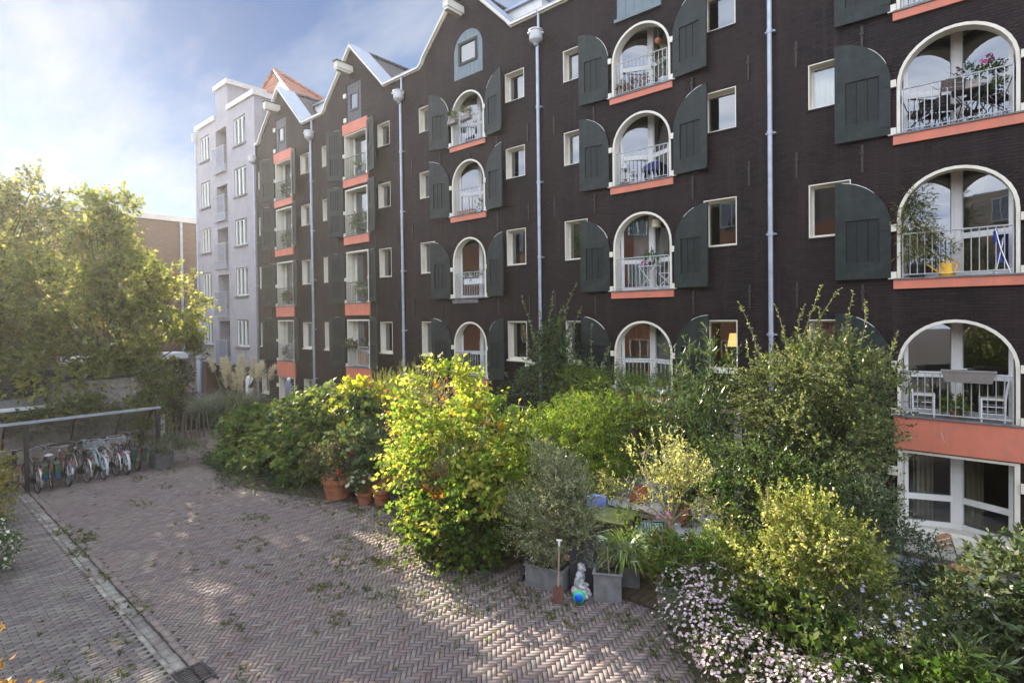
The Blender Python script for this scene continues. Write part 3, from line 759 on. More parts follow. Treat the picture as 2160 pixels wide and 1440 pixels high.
# ------------------------------------------------------------------ ground, paving, deck, slabs
g = MB().box(-125, 125, -125, 125, -.5, -.034).build('ground', M['soil']); struct(g)
POLY = [(-40,13),(-33.2,12.6),(-30.5,11.2),(-26,9.8),(-22,8.9),(-18,7.6),(-15.4,7.5),(-12.6,8.5),(-11,8.9),(-9.2,8.0),(-7.4,8.2),(-6.9,8.3),(-4.2,8.4),(-3.7,7.9),(-2.9,7.0),(-1.4,6.6),(3,6.6),(3,-3),(-40,-3)]
def inside(px, py, poly):
    r = np.zeros(px.shape, bool); n = len(poly)
    for i in range(n):
        x1, y1 = poly[i]; x2, y2 = poly[(i+1) % n]
        c = ((y1 > py) != (y2 > py)) & (px < (x2-x1)*(py-y1)/(y2-y1+1e-12) + x1); r ^= c
    return r
def np_mesh(name, V, F, mat, parent=None, cols=None, smooth=False, loc=None):
    """V (n,3), F (m,k) -> object, one colour per face"""
    me = bpy.data.meshes.new(name); V = np.asarray(V, np.float32); F = np.asarray(F, np.int32); m, k = F.shape
    me.vertices.add(len(V)); me.vertices.foreach_set('co', V.ravel())
    me.loops.add(m*k); me.loops.foreach_set('vertex_index', F.ravel())
    me.polygons.add(m); me.polygons.foreach_set('loop_start', np.arange(0, m*k, k, dtype=np.int32))
    try: me.polygons.foreach_set('loop_total', np.full(m, k, np.int32))
    except Exception: pass
    if smooth: me.polygons.foreach_set('use_smooth', np.ones(m, bool))
    me.update(calc_edges=True)
    if cols is not None:
        at = me.attributes.new('Col', 'FLOAT_COLOR', 'FACE'); c = np.ones((m, 4), np.float32); c[:, :3] = cols
        at.data.foreach_set('color', c.ravel())
    me.materials.append(mat); me.validate()
    o = bpy.data.objects.new(name, me); COL.objects.link(o)
    if parent is not None: o.parent = parent
    if loc is not None: o.location = loc
    return o
def pave(name, C, A, Lx, Wy, cols, z=0.0, tilt=.003, gap=.008, T=.035):
    """clay pavers: centres C, long-axis angle A"""
    n = len(C); hx, hy = (Lx-gap)/2, (Wy-gap)/2; e = .002
    base = np.array([(-hx,-hy),(hx,-hy),(hx,hy),(-hx,hy)])
    top = base - np.sign(base)*e
    ca, sa = np.cos(A)[:, None], np.sin(A)[:, None]
    def rot(b): return np.stack([C[:, :1] + b[None, :, 0]*ca - b[None, :, 1]*sa, C[:, 1:2] + b[None, :, 0]*sa + b[None, :, 1]*ca], -1)
    xy0, xy1 = rot(base), rot(top)
    zj = RNG.normal(0, .0018, (n, 1)); tx, ty = RNG.normal(0, tilt, (n, 1)), RNG.normal(0, tilt, (n, 1))
    und = .018*np.sin(C[:, :1]*.9+C[:, 1:2]*.35) + .012*np.sin(C[:, 1:2]*1.3-.4*C[:, :1])
    z1 = z + zj + und*.04 + tx*(xy1[:, :, 0]-C[:, :1]) + ty*(xy1[:, :, 1]-C[:, 1:2])
    V = np.concatenate([np.concatenate([xy0, np.repeat((z-T)*np.ones((n, 1)), 4, 1)[..., None]], -1), np.concatenate([xy1, z1[..., None]], -1)], 1).reshape(-1, 3)
    f = np.array([(4,5,6,7),(0,1,5,4),(1,2,6,5),(2,3,7,6),(3,0,4,7)])
    F = (f[None] + (np.arange(n)*8)[:, None, None]).reshape(-1, 4)
    return np_mesh(name, V, F, M['paver'], cols=np.repeat(cols, 5, 0))
def clay(n, pal=((.178,.136,.134),(.165,.13,.13),(.192,.145,.138),(.158,.13,.132),(.205,.172,.16),(.175,.128,.122))):
    p = np.array(pal); i = RNG.integers(0, len(p), n); return p[i]*(1+RNG.normal(0, .085, (n, 1)))*(1+RNG.normal(0, .015, (n, 3)))
# herringbone, laid at 45 degrees to the fronts
u = .068; nb = 3; Lh = u*nb
ii, jj = np.meshgrid(np.arange(-520, 520), np.arange(-520, 520), indexing='ij'); mm = (ii-jj) % (2*nb)
hs = mm == 0; vs_ = mm == 2*nb-1
cen = np.concatenate([np.stack([(ii[hs]+nb/2)*u, (jj[hs]+.5)*u], -1), np.stack([(ii[vs_]+.5)*u, (jj[vs_]+nb/2)*u], -1)])
ang = np.concatenate([np.zeros(hs.sum()), np.full(vs_.sum(), math.pi/2)])
t45 = R_(43); cr = np.stack([cen[:, 0]*math.cos(t45)-cen[:, 1]*math.sin(t45)-16, cen[:, 0]*math.sin(t45)+cen[:, 1]*math.cos(t45)+5], -1)
k = inside(cr[:, 0], cr[:, 1], POLY) & (cr[:, 1] > 2.84) & (cr[:, 0] < 1.5) & (cr[:, 1] < 13) & (cr[:, 0] > -36)
# out of the frame to the right / near side nothing is needed
k &= (cr[:, 1] > 2.9) & ((cr[:, 0]+8) < (cr[:, 1]-2.0)*1.9)
o = pave('paving', cr[k], ang[k]+t45, Lh, u, clay(k.sum())); struct(o)
# running bond south of the gutter, rows along y
xs = np.arange(-22, -3, .072); ys = np.arange(-2, 2.6, .205)
X, Y = np.meshgrid(xs, ys, indexing='ij'); Y = Y + (np.arange(len(xs)) % 2)[:, None]*.1025 + .004*np.sin(X*3)
C = np.stack([X.ravel(), Y.ravel()], -1); C = C[(C[:, 1] < 2.60) & (C[:, 1] > -1.5)]
o = pave('paving', C, np.full(len(C), math.pi/2), .205, .072, clay(len(C), ((.15,.125,.125),(.13,.112,.118),(.175,.15,.145),(.2,.185,.17))), tilt=.007); struct(o)
# the gutter: two courses of pale worn bricks and a course of clay
xs = np.arange(-24, -4, .23)
for y, pal, w in ((2.70, ((.24,.23,.205),(.2,.19,.175),(.17,.15,.145),(.28,.27,.245)), .15), (2.86, ((.19,.15,.145),(.21,.165,.155)), .12), (2.585, ((.19,.165,.16),(.3,.28,.25)), .08)):
    C = np.stack([xs + (.11 if y > 2.8 else 0), np.full(len(xs), y)], -1) + RNG.normal(0, .006, (len(xs), 2))
    o = pave('gutter', C, RNG.normal(0, .015, len(C)), .23, w, clay(len(C), pal), z=.006, tilt=.004); struct(o)
gj = MB().box(-41, 3.5, -3, 6.6, -.04, -.0055).box(-41, -15, 6.6, 7.5, -.04, -.0055).box(-15, -2.9, 6.6, 8.3, -.04, -.0055).box(-41, -21, 7.5, 13, -.04, -.0055).build('paving_joint', M['joint']); struct(gj)
# iron grate
gt = thing('drain_grate', 'rusty iron drain grate at the end of the pale brick gutter', 'drain grate', (-8.18, 2.76, .006), R_(2))
mb = MB(); mb.prism(rect(-.24, .24, -.2, .2), [rect(-.2, .2, -.16, .16)], -.02, .012, Matrix.Rotation(R_(90), 4, 'X')); mb.build('frame', M['iron'], gt)
mb = MB()
for i in range(8): mb.box(-.19+i*.052, -.165+i*.052, -.16, .16, -.015, .008)
mb.build('bar_grid', M['iron'], gt)
MB().box(-.21, .21, -.17, .17, -.03, -.024).build('pit', M['black'], gt)
# deck
dk = MB()
for i in range(22):
    x = -7.0+i*.14; dk.box(x, x+.132, 8.25, 12.6, .015, .06+.002*random.random())
d = dk.build('deck', M['deck']); struct(d)
# patio of big slate slabs at the nearest door
sb = MB()
for i in range(6):
    for j in range(5):
        x = -2.4+i*.62+(j % 2)*.2; y = 9.6+j*.72; sb.box(x+.008, x+.612, y+.008, y+.712, -.03, .012+.012*random.random())
p = sb.build('patio', M['slate']); struct(p)
bd = MB()
for pts in ([(-20,7.2),(-16,6.9),(-12,8.3),(-9.5,8),(-8.6,7.0),(-7.0,7.6),(-7,14),(-24,14),(-24,9.6)], [(-4,8.5),(-3.4,7.5),(-2.6,6.6),(0,6.4),(3,6.4),(3,9.5),(-2.4,9.6),(-2.4,14),(-4,14)]):
    bd.add([(x, y, .012) for x, y in pts], [tuple(range(len(pts)))])
o = bd.build('garden_bed', M['soil']); struct(o)
# ------------------------------------------------------------------ bicycles
def circ(r, cx, cz, n=28, y=0): return [(cx+r*math.cos(2*math.pi*i/n), y, cz+r*math.sin(2*math.pi*i/n)) for i in range(n)]
def bicycle(label, x, y, rz, col, lean=0.0, hb='up', front=None, crate=None, pannier=None, guard=None, lamp=True, pale=False, cover=None, child=None):
    """rear hub over (x, y); the machine points along +x of its own frame"""
    rt = thing('bicycle', label, 'bicycle', (x, y, 0), rz, group='bicycles parked in the courtyard'); rt.rotation_euler = (lean, 0, rz)
    fm = mat('frame_paint', col, 0.35, 0.08)
    gm = fm if guard is None else mat('guard_paint', guard, 0.4, 0.08)
    r = .345; wb = 1.10; bb = (.47, 0, .29); st = (.30, 0, .82); hd0 = (.93, 0, .70); hd1 = (.90, 0, .86)
    f = MB()
    for a, b, rr in ((bb, st, .018), (st, (.28,0,.88), .014), (bb, hd0, .02), ((.36,0,.66), hd1, .017), (hd0, hd1, .021)): f.tube([a, b], rr, 8)
    for s in (-1, 1):
        f.tube([(0, s*.06, r), (.30, s*.02, .76)], .009, 6); f.tube([(0, s*.06, r), (bb[0], s*.03, bb[2])], .010, 6)
        f.tube([hd0, (.97, s*.05, .62), (1.02, s*.05, .5), (wb, s*.05, r)], .012, 6)
    f.tube([(.32, .05, .22), (.30, .14, .02)], .009, 5)
    f.build('frame', fm, rt, smooth=True)
    for cx in (0, wb):
        w = MB().tube(circ(r-.02, cx, r), .021, 7, True).build('tyre', M['tyre'], None, smooth=True)
        w.name = 'wheel'; w.parent = rt
        rm = MB().tube(circ(r-.05, cx, r), .013, 6, True); rm.lathe([(.028, -.05), (.028, .05)], (cx, 0, r), 8, 'y')
        rm.build('rim', M['palerim'] if pale else M['chrome'], w, smooth=True)
        sp = MB()
        for k in range(18):
            a = 2*math.pi*k/18; sp.tube([(cx, .02*(1 if k % 2 else -1), r), (cx+(r-.055)*math.cos(a), 0, r+(r-.055)*math.sin(a))], .0025, 3)
        sp.build('spokes', M['chrome'], w)
        mg = MB(); a0, a1 = (R_(20), R_(200)) if cx == 0 else (R_(10), R_(175))
        vs = []; n = 14
        for k in range(n+1):
            a = a0+(a1-a0)*k/n
            for s in (-1, 1): vs.append((cx+(r+.018)*math.cos(a), s*.032, r+(r+.018)*math.sin(a)))
            vs.append((cx+(r+.030)*math.cos(a), 0, r+(r+.030)*math.sin(a)))
        fs = []
        for k in range(n):
            b = 3*k; fs += [(b, b+3, b+5, b+2), (b+2, b+5, b+4, b+1), (b, b+1, b+4, b+3)]
        mg.add(vs, fs).build('mudguard', gm if guard or not pale else M['palerim'], rt)
    hz = 1.12 if hb == 'up' else 1.04
    h = MB(); h.tube([hd1, (.885, 0, hz-.04)], .013, 6)
    if hb == 'up':
        pts = [(.56, -.30, hz-.02), (.74, -.29, hz), (.86, -.20, hz+.03), (.90, -.08, hz+.0), (.89, 0, hz-.03), (.90, .08, hz+.0), (.86, .20, hz+.03), (.74, .29, hz), (.56, .30, hz-.02)]
    else: pts = [(.80, -.31, hz+.01), (.88, -.12, hz), (.89, 0, hz-.01), (.88, .12, hz), (.80, .31, hz+.01)]
    h.tube(pts, .011, 7)
    h = h.build('handlebar', M['chrome'], rt, smooth=True)
    gp = MB(); gp.tube(pts[:2] if hb == 'up' else [pts[0], Vector(pts[0]).lerp(Vector(pts[1]), .4)], .017, 7); gp.tube(pts[-2:] if hb == 'up' else [pts[-1], Vector(pts[-1]).lerp(Vector(pts[-2]), .4)], .017, 7)
    gp.build('grip', M['black'], h, smooth=True)
    s = MB().ball((.20, 0, .93), .115, 10, 6, (1.15, .95, .36)); s.ball((.36, 0, .935), .06, 8, 5, (1.9, .6, .45)); s.tube([(.28,0,.8), (.27,0,.9)], .014, 6)
    s.build('saddle', M['leather'] if cover is None else cover, rt, smooth=True)
    k = MB()
    for yy in (-.065, 0, .065): k.tube([(-.24, yy, .745), (.20, yy, .745)], .007, 5)
    k.tube([(-.24, -.065, .745), (-.24, .065, .745)], .007, 5); k.tube([(.0, -.065, .745), (.0, .065, .745)], .006, 5)
    for sd in (-1, 1): k.tube([(-.02, sd*.07, r), (-.14, sd*.065, .745)], .006, 5); k.tube([(-.02, sd*.07, r), (.08, sd*.065, .745)], .006, 5)
    k.build('rear_rack', M['black'] if guard is None else gm, rt)
    pd = MB().tube([bb, (.55, .08, .16)], .009, 5).tube([bb, (.39, -.08, .42)], .009, 5); pd.box(.51, .60, .08, .17, .145, .17); pd.box(.34, .43, -.17, -.08, .41, .435); pd.lathe([(.095, -.006), (.095, .006)], (bb[0], .055, bb[2]), 16, 'y')
    pd.build('pedal_crank', M['iron'], rt)
    cs = MB().prism([(.0,.27),(.47,.21),(.56,.29),(.47,.37),(.0,.41),(-.05,.345)], [], .045, .075); cs.build('chain_case', M['black'], rt)
    MB().box(-.275, -.25, -.035, .035, .705, .745).build('tail_light', M['redlamp'], rt)
    MB().box(-.385, -.372, -.022, .022, .42, .60).build('mud_flap', M['frame'] if guard else M['black'], rt)
    MB().ball((.99, 0, .90), .045, 8, 6).build('head_lamp', M['chrome'], rt, smooth=True)
    if crate:
        c = MB(); x0, x1, y0, y1, z0, z1 = (.95, 1.28, -.22, .22, .80, 1.06) if crate == 'front' else (-.30, .12, -.17, .17, .76, .98)
        for z in (z0, (z0+z1)/2, z1): c.tube([(x0,y0,z),(x1,y0,z),(x1,y1,z),(x0,y1,z)], .010, 5, True)
        for i in range(6):
            t = i/5
            for p, q in (((x0+(x1-x0)*t, y0), (x0+(x1-x0)*t, y1)),): c.tube([(p[0],p[1],z1),(p[0],p[1],z0),(q[0],q[1],z0),(q[0],q[1],z1)], .007, 4)
        c.build('carrier', fm if guard is None else gm, rt)
    if pannier:
        for sd, (m1, m2) in ((-1, pannier), (1, pannier)):
            p = MB().prism([(-.26,.42),(.14,.44),(.17,.74),(-.30,.74)], [], *sorted((sd*.08, sd*.2)))
            p = p.build('pannier', m1, rt); MB().prism([(-.25,.30),(.13,.32),(.15,.435),(-.27,.415)], [], *sorted((sd*.09, sd*.19))).build('lower_pocket', m2, p)
    if child:
        MB().box(.93, 1.14, -.12, .12, .86, .89).box(.93, .96, -.12, .12, .89, 1.16).build('child_seat', M['black'], rt)
    return rt
GRN = mat('green_canvas', (.05,.13,.075), .8, .15); BLU = mat('blue_canvas_bag', (.05,.12,.36), .8, .15); DGR = mat('dark_green_canvas', (.045,.075,.06), .8, .15)
DOT = mat('spotted_cover', (.5,.5,.55), .7, .95, 60)
PI = math.pi
WB = bicycle
WB('black town bicycle with pale tyres nearest the shelter post', -20.35, 2.95, PI+.10, (.025,.025,.028), .04, pale=True)
WB('bicycle with green and blue panniers and a spotted saddle cover', -20.6, 3.30, PI-.06, (.03,.03,.032), -.03, pannier=(GRN, BLU), cover=DOT)
WB('dark red bicycle with flat handlebar and pale rear mudguard', -20.45, 3.66, PI+.05, (.13,.02,.03), .03, hb='flat', guard=(.10,.12,.17))
WB('tall black bicycle with swept handlebar and cream tyre sides', -20.5, 4.10, PI+.12, (.02,.022,.025), .05, pale=True)
WB('pale blue bicycle with a big front carrier and rear crate', -20.4, 4.50, PI+.03, (.42,.55,.62), .02, hb='flat', crate='front', guard=(.45,.58,.64))
WB('silver step-through bicycle between the pale blue and white-guarded ones', -20.7, 4.88, PI+.12, (.55,.53,.5), .05, hb='flat', pale=True)
WB('bicycle with a white rear mudguard and red rear light', -20.5, 5.12, PI-.02, (.05,.05,.12), -.02, hb='flat', guard=(.6,.63,.68), crate='front')
WB('dark bicycle with green panniers and high chrome handlebar at the row end', -20.85, 5.50, PI-.02, (.03,.02,.03), .02, pannier=(DGR, DGR))
WB('brown bicycle half hidden behind the shelter post', -21.0, 2.55, PI+.05, (.12,.06,.04), .04, hb='flat')
WB('red bicycle at the left edge of the frame', -20.9, 2.15, PI, (.45,.06,.03), .03, hb='flat')
WB('dark bicycle behind the white lantern cap at the left edge', -20.9, 1.72, PI+.06, (.06,.06,.07), .03)
WB('black bicycle with a white-striped coat guard leaning by the tower', -36.2, 11.9, R_(205), (.03,.02,.02), .08, pale=True)
WB('dark red bicycle with a child seat leaning by the tower', -34.2, 12.0, R_(200), (.12,.015,.02), -.06, child=True)

# ------------------------------------------------------------------ bicycle shelter
BS = thing('bicycle_shelter', 'curved smoky-glazed bicycle shelter over the parked bicycles', 'bicycle shelter', (-20.7, 2, 0))
prof = [(-.0, 1.92), (-.22, 1.86), (-.55, 1.72), (-.9, 1.50), (-1.2, 1.26), (-1.5, 1.0)]
prof = [(0, 1.95), (-.35, 1.93), (-.72, 1.83), (-1.05, 1.62), (-1.32, 1.32), (-1.5, .98)]
y0, y1 = -3.0, 4.15
vs = []; fs = []
for x, z in prof: vs += [(x, y0, z), (x, y1, z)]
for i in range(len(prof)-1): fs.append((2*i, 2*i+1, 2*i+3, 2*i+2))
MB().add(vs, fs).build('curved_panel', M['shelter'], BS, smooth=True)
mb = MB(); mb.box(-.035, .035, y0, y1, 1.93, 2.0); mb.build('front_rail', M['pipe'], BS)
mb = MB(); mb.box(-1.54, -1.47, y0, y1, .94, 1.0); mb.build('back_rail', M['iron'], BS)
for yy in (-1.5, .42, 2.05, 3.25, 4.12, -2.9): MB().tube([(x+.03, yy, z-.02) for x, z in prof], .032, 6).build('rib', M['iron'], BS)
for xx, yy in ((.0, .78), (.0, 4.05), (-1.5, .7), (-1.5, 4.0), (0, -2.6), (-1.5, 2.4)):
    MB().box(xx-.05, xx+.05, yy-.05, yy+.05, 0, 1.93 if xx == 0 else .94).build('post', M['iron'], BS)
lp = thing('garden_lantern', 'white domed cap on a short stem beside the shelter post', 'lantern', (-19.6, 2.0, 0))
MB().tube([(0,0,0), (0,0,.95)], .025, 8).build('stem', M['iron'], lp); MB().lathe([(.30, .93), (.28, .99), (.17, 1.06), (.03, 1.1)], n=18).build('cap', M['whitepaint'], lp, smooth=True)

# ------------------------------------------------------------------ picket fence
pf = thing('picket_fence', 'rustic grey picket fence below the dark hedge', 'fence', (-24.4, 7.45, 0))
for i in range(10):
    y = i*.17; hh = .95+.16*random.random(); MB().box(-.02, .02, y, y+.055, 0, hh).build('picket', M['bark'], pf, loc=(-.1*y+random.uniform(-.03,.03), 0, 0)).rotation_euler = (random.uniform(-.08,.08), 0, 0)
MB().box(-.14, -.1, 0, 1.6, .3, .36).build('fence_rail', M['bark'], pf)

# ------------------------------------------------------------------ planters and small garden things
def box_planter(label, x, y, w, d, h, rz=0, m='zincpot', group=None, name='planter'):
    p = thing(name, label, 'planter', (x, y, 0), rz, group); t = .025; b = .02
    mb = MB(); mb.box(-w/2, w/2, -d/2, -d/2+t, 0, h); mb.box(-w/2, w/2, d/2-t, d/2, 0, h); mb.box(-w/2, -w/2+t, -d/2+t+.001, d/2-t-.001, 0, h-.001); mb.box(w/2-t, w/2, -d/2+t+.001, d/2-t-.001, 0, h-.001)
    mb.build('body', M[m], p)
    mb = MB(); T = Matrix.Rotation(R_(-90), 4, 'X'); mb.prism(rect(-w/2-b, w/2+b, -d/2-b, d/2+b), [rect(-w/2+.03, w/2-.03, -d/2+.03, d/2-.03)], -h-.018, -h+.004, Matrix.Rotation(R_(-90), 4, 'X') @ Matrix.Scale(1, 4)); 
    mb.build('rim', M[m], p)
    MB().box(-w/2+t+.002, w/2-t-.002, -d/2+t+.002, d/2-t-.002, .02, h-.05).build('earth', M['soil'], p); return p
def round_pot(label, x, y, r, h, m='terra', z=0, soil=True, name='flower_pot', group=None):
    p = thing(name, label, 'flower pot', (x, y, z), 0, group)
    MB().lathe([(r*.74, 0), (r*.94, h*.78), (r*.96, h*.8), (r*1.04, h*.8), (r*1.05, h), (r*.93, h), (r*.9, h*.86)], n=22).build('body', M[m], p, smooth=True)
    if soil: MB().lathe([(.01, h*.84), (r*.905, h*.84), (.01, h*.87)], n=18).build('earth', M['soil'], p)
    if r > .15: MB().lathe([(r*.90, h*.5), (r*.925, h*.52), (r*.91, h*.55)], n=22).build('band', M[m], p, smooth=True)
    return p
box_planter('long low zinc trough under the grey-green olive bush', -6.03, 7.88, .74, .46, .36, R_(12))
box_planter('tall dark slate-coloured planter behind the spade', -5.52, 8.22, .42, .42, .86, R_(25), 'darkpot')
box_planter('square zinc planter beside the blue and green ball', -4.99, 8.18, .46, .46, .46, R_(28))
box_planter('small zinc planter under the strap-leaved plant', -4.92, 8.72, .42, .42, .40, R_(28))
box_planter('zinc planter at the edge of the white asters', -3.85, 8.42, .46, .8, .55, R_(15))
box_planter('grey stone planter box at the corner of the bicycle shelter', -20.75, 6.15, .62, .5, .5, R_(5), 'slab')
round_pot('big terracotta pot under the red-flowered rose bush', -13.35, 8.12, .40, .55)
round_pot('empty terracotta pot behind the white-flowered pot', -12.75, 8.85, .36, .5, soil=False)
round_pot('wide terracotta pot beside the empty one', -12.15, 8.95, .38, .5)
round_pot('small terracotta pot holding the white pompon flowers', -12.35, 8.3, .22, .3)
round_pot('terracotta pot half under the yellow bush', -11.95, 8.55, .25, .42)
round_pot('blue-black glazed pot under the yellow bush', -11.45, 8.75, .30, .55, 'darkpot')
# spade
sp = thing('spade', 'rusty spade with a pale wooden shaft leaning on the planter', 'spade', (-5.50, 7.42, 0), R_(20)); sp.rotation_euler = (R_(-9), 0, R_(25)); sp.scale = (.86, .86, .98)
MB().prism([(-.10, .02), (0, -.0), (.10, .02), (.105, .28), (.03, .31), (-.03, .31), (-.105, .28)], [], -.008, .008).build('blade', mat('rusty_blade', (.13,.06,.045), .7, .3, 12), sp)
MB().tube([(0, 0, .28), (0, 0, .98)], .019, 8).tube([(0,0,.3),(0,0,.45)], .024, 8).build('shaft', M['twig'], sp, smooth=True)
MB().tube([(0,0,.94),(0,0,1.03)], .024, 8).tube([(-.055,0,1.035),(.055,0,1.035)], .017, 8).build('handle', M['frame'], sp, smooth=True)
# ball
def ball_mat():
    m, nt, b = nodes('ball_rings'); L = nt.links; tc = N(nt, 'ShaderNodeTexCoord')
    vm = N(nt, 'ShaderNodeVectorMath', operation='DISTANCE'); L.new(tc.outputs['Object'], vm.inputs[0]); vm.inputs[1].default_value = (.045, -.085, .02)
    r = N(nt, 'ShaderNodeValToRGB'); r.color_ramp.interpolation = 'CONSTANT'; e = r.color_ramp.elements
    e[0].position = 0; e[0].color = (.0,.09,.55,1); e[1].position = .062; e[1].color = (0,.28,.6,1)
    for p, c in ((.082, (.03,.5,.42,1)), (.105, (.1,.62,.12,1)), (.15, (.2,.55,.03,1)), (.18, (.02,.3,.5,1))): n = e.new(p); n.color = c
    L.new(vm.outputs['Value'], r.inputs[0]); L.new(r.outputs[0], b.inputs['Base Color']); b.inputs['Roughness'].default_value = .35; return m
bl = MB().ball((0,0,0), .105, 24, 16).build('ball', ball_mat(), None, smooth=True, loc=(-5.24, 7.66, .105)); tag(bl, 'play ball with blue and green rings on the paving', 'ball')
# seated stone figure: one continuous remeshed surface
def statue():
    st = MB()
    for c, r, q in (((0,0,.10), .15, (1.15,.95,.7)), ((0,.0,.25), .125, (1,.85,1.25)), ((0,.0,.40), .10, (1.15,.8,.8)), ((0,-.02,.545), .085, (.9,.95,1.08)), ((0,-.09,.53), .03, (1,1,.8)),
                    ((-.09,-.10,.12), .07, (.9,1.8,.85)), ((.09,-.10,.12), .07, (.9,1.8,.85)), ((-.09,-.2,.06), .055, (.9,1.2,1)), ((.09,-.2,.06), .055, (.9,1.2,1)),
                    ((-.13,-.02,.33), .05, (.9,.9,2)), ((.13,-.02,.33), .05, (.9,.9,2)), ((-.1,-.1,.22), .045, (.9,1.8,.9)), ((.1,-.1,.22), .045, (.9,1.8,.9)), ((0,0,.60), .07, (1,1,.6)), ((0,0,.45), .06, (1,1,1.3)), ((-.075,-.01,.55), .022, (.6,1,1.2)), ((.075,-.01,.55), .022, (.6,1,1.2))):
        st.ball(c, r, 14, 9, q)
    o = st.build('tmp', M['stone']); md = o.modifiers.new('r', 'REMESH'); md.mode = 'VOXEL'; md.voxel_size = .012
    dg = bpy.context.evaluated_depsgraph_get(); me = bpy.data.meshes.new_from_object(o.evaluated_get(dg)); bpy.data.objects.remove(o)
    me.polygons.foreach_set('use_smooth', [True]*len(me.polygons))
    s = bpy.data.objects.new('garden_statue', me); COL.objects.link(s); s.location = (-5.40, 7.86, 0); s.rotation_euler = (R_(4), R_(6), R_(100)); s.scale = (.86,.86,.86); return s
tag(statue(), 'pale weathered stone figure seated behind the ball', 'statue')
# leaning dark board left of trough
lb = MB().box(-.03, .03, -.12, .12, 0, .5).build('slate_board', M['darkpot'], loc=(-6.52, 7.72, .0)); lb.rotation_euler = (0, R_(14), R_(15)); tag(lb, 'dark slate board leaning at the left end of the zinc trough', 'board')

# ------------------------------------------------------------------ garden furniture
def metal_chair(label, x, y, rz, m='sage'):
    c = thing('garden_chair', label, 'chair', (x, y, .06), rz, group='sage green slatted garden chairs'); mm = M[m]
    s = MB()
    for i in range(8): s.box(-.21, .21, -.20+i*.053, -.162+i*.053, .435, .447)
    s.tube([(-.22,-.21,.44),(.22,-.21,.44),(.22,.22,.44),(-.22,.22,.44)], .012, 6, True); s.build('seat', mm, c)
    b = MB(); b.tube([(-.22,.22,.44),(-.23,.27,.62),(-.22,.31,.78),(-.16,.325,.84),(.16,.325,.84),(.22,.31,.78),(.23,.27,.62),(.22,.22,.44)], .012, 6)
    for i in range(5): z = .56+i*.055; y_ = .255+.2*(z-.56); b.box(-.22, .22, y_-.005, y_+.005, z, z+.03)
    b.build('backrest', mm, c)
    for sx in (-1, 1):
        for y0_, y1_ in ((-.2, -.25), (.2, .28)): MB().tube([(sx*.21, y0_, .44), (sx*.24, y1_, 0)], .012, 6).build('leg', mm, c)
        if m == 'sage': MB().tube([(sx*.23, .28, .66), (sx*.26, .1, .66), (sx*.26, -.17, .65), (sx*.24, -.23, .2)], .011, 6).build('armrest', mm, c)
    return c
metal_chair('sage green slatted chair with a blue towel over its back', -6.6, 10.45, R_(200))
metal_chair('sage green slatted chair at the right end of the table', -5.25, 10.3, R_(-60))
metal_chair('sage green slatted chair in front of the olive table', -5.85, 9.05, R_(165))
metal_chair('sage green slatted chair half hidden by the pale-leaved little tree', -4.7, 9.4, R_(150))
tb = thing('garden_table', 'low olive green garden table on the dark deck', 'table', (-6.05, 9.85, .06), R_(12))
MB().box(-.55, .55, -.42, .42, .62, .65).build('tabletop', M['olivetop'], tb)
for a in (-.48, .48):
    for b in (-.36, .36): MB().box(a-.025, a+.025, b-.025, b+.025, 0, .619).build('leg', M['iron'], tb)
tw = MB(); vs = []; fs = []; n = 14
for i in range(n+1):
    u = i/n; w_ = .02*math.sin(u*19)
    for k, (yy, zz) in enumerate([(-.13,.60), (-.08,.80), (-.03,.90), (.02,.915), (.07,.90), (.10,.75), (.11,.45)]): vs.append((-.24+.48*u, yy+w_*(.4+.2*k), zz+.012*math.sin(u*11+k)))
for i in range(n):
    for k in range(6): a = i*7+k; fs.append((a, a+7, a+8, a+1))
t = tw.add(vs, fs).build('towel', M['towel'], None, smooth=True, loc=(-6.6, 10.45, .06)); md = t.modifiers.new('s', 'SOLIDIFY'); md.thickness = .012
t.matrix_world = Matrix.Translation((-6.6, 10.45, .06)) @ Matrix.Rotation(R_(200), 4, 'Z') @ Matrix.Translation((0, .29, -.03)); tag(t, 'crumpled blue towel hanging over the chair back', 'towel')
def pillow(mb_, c, w, h, t, M_):
    q = MB(); n = 8
    vs = []; fs = []
    for sgn in (1, -1):
        for i in range(n+1):
            for j in range(n+1):
                u, v = i/n*2-1, j/n*2-1; e = (1-u**4)*(1-v**4); k = 1-.06*(u*u*v*v)
                vs.append((u*w/2*k, sgn*t/2*(e**.5), v*h/2*k))
    for s_ in range(2):
        o_ = s_*(n+1)**2
        for i in range(n):
            for j in range(n):
                a = o_+i*(n+1)+j; f = (a, a+n+1, a+n+2, a+1); fs.append(f if s_ == 0 else tuple(reversed(f)))
    q.add(vs, fs).xf(Matrix.Translation(c) @ M_); mb_.add(q.v, q.f)
def sofa(label, x, y, rz):
    s = thing('garden_sofa', label, 'sofa', (x, y, .06), rz)
    f = MB()
    for a in (-.75, .75):
        for b, z in ((-.34, .55), (.36, .78)): f.box(a-.035, a+.035, b-.035, b+.035, 0, z)
        f.box(a-.035, a+.035, -.304, .324, .5, .55)
    f.box(-.714, .714, -.33, .33, .24, .29); f.box(-.714, .714, .33, .37, .55, .75); f.build('frame', M['twig'], s)
    c = MB(); pillow(c, (0, -.02, .37), 1.42, .68, .2, Matrix.Rotation(R_(90), 4, 'X')); c.build('seat_cushion', M['cushion'], s, smooth=True)
    for k in (-.36, .36):
        c = MB(); pillow(c, (k, .24, .66), .68, .48, .22, Matrix.Rotation(R_(-14), 4, 'X')); c.build('back_cushion', M['cushion'], s, smooth=True)
    return s
sofa('pale cushioned garden sofa behind the table with blue towel chair beside it', -6.2, 11.5, R_(8))
sofa('pale cushioned garden sofa behind the pale-leaved little tree', -4.55, 10.75, R_(-50))
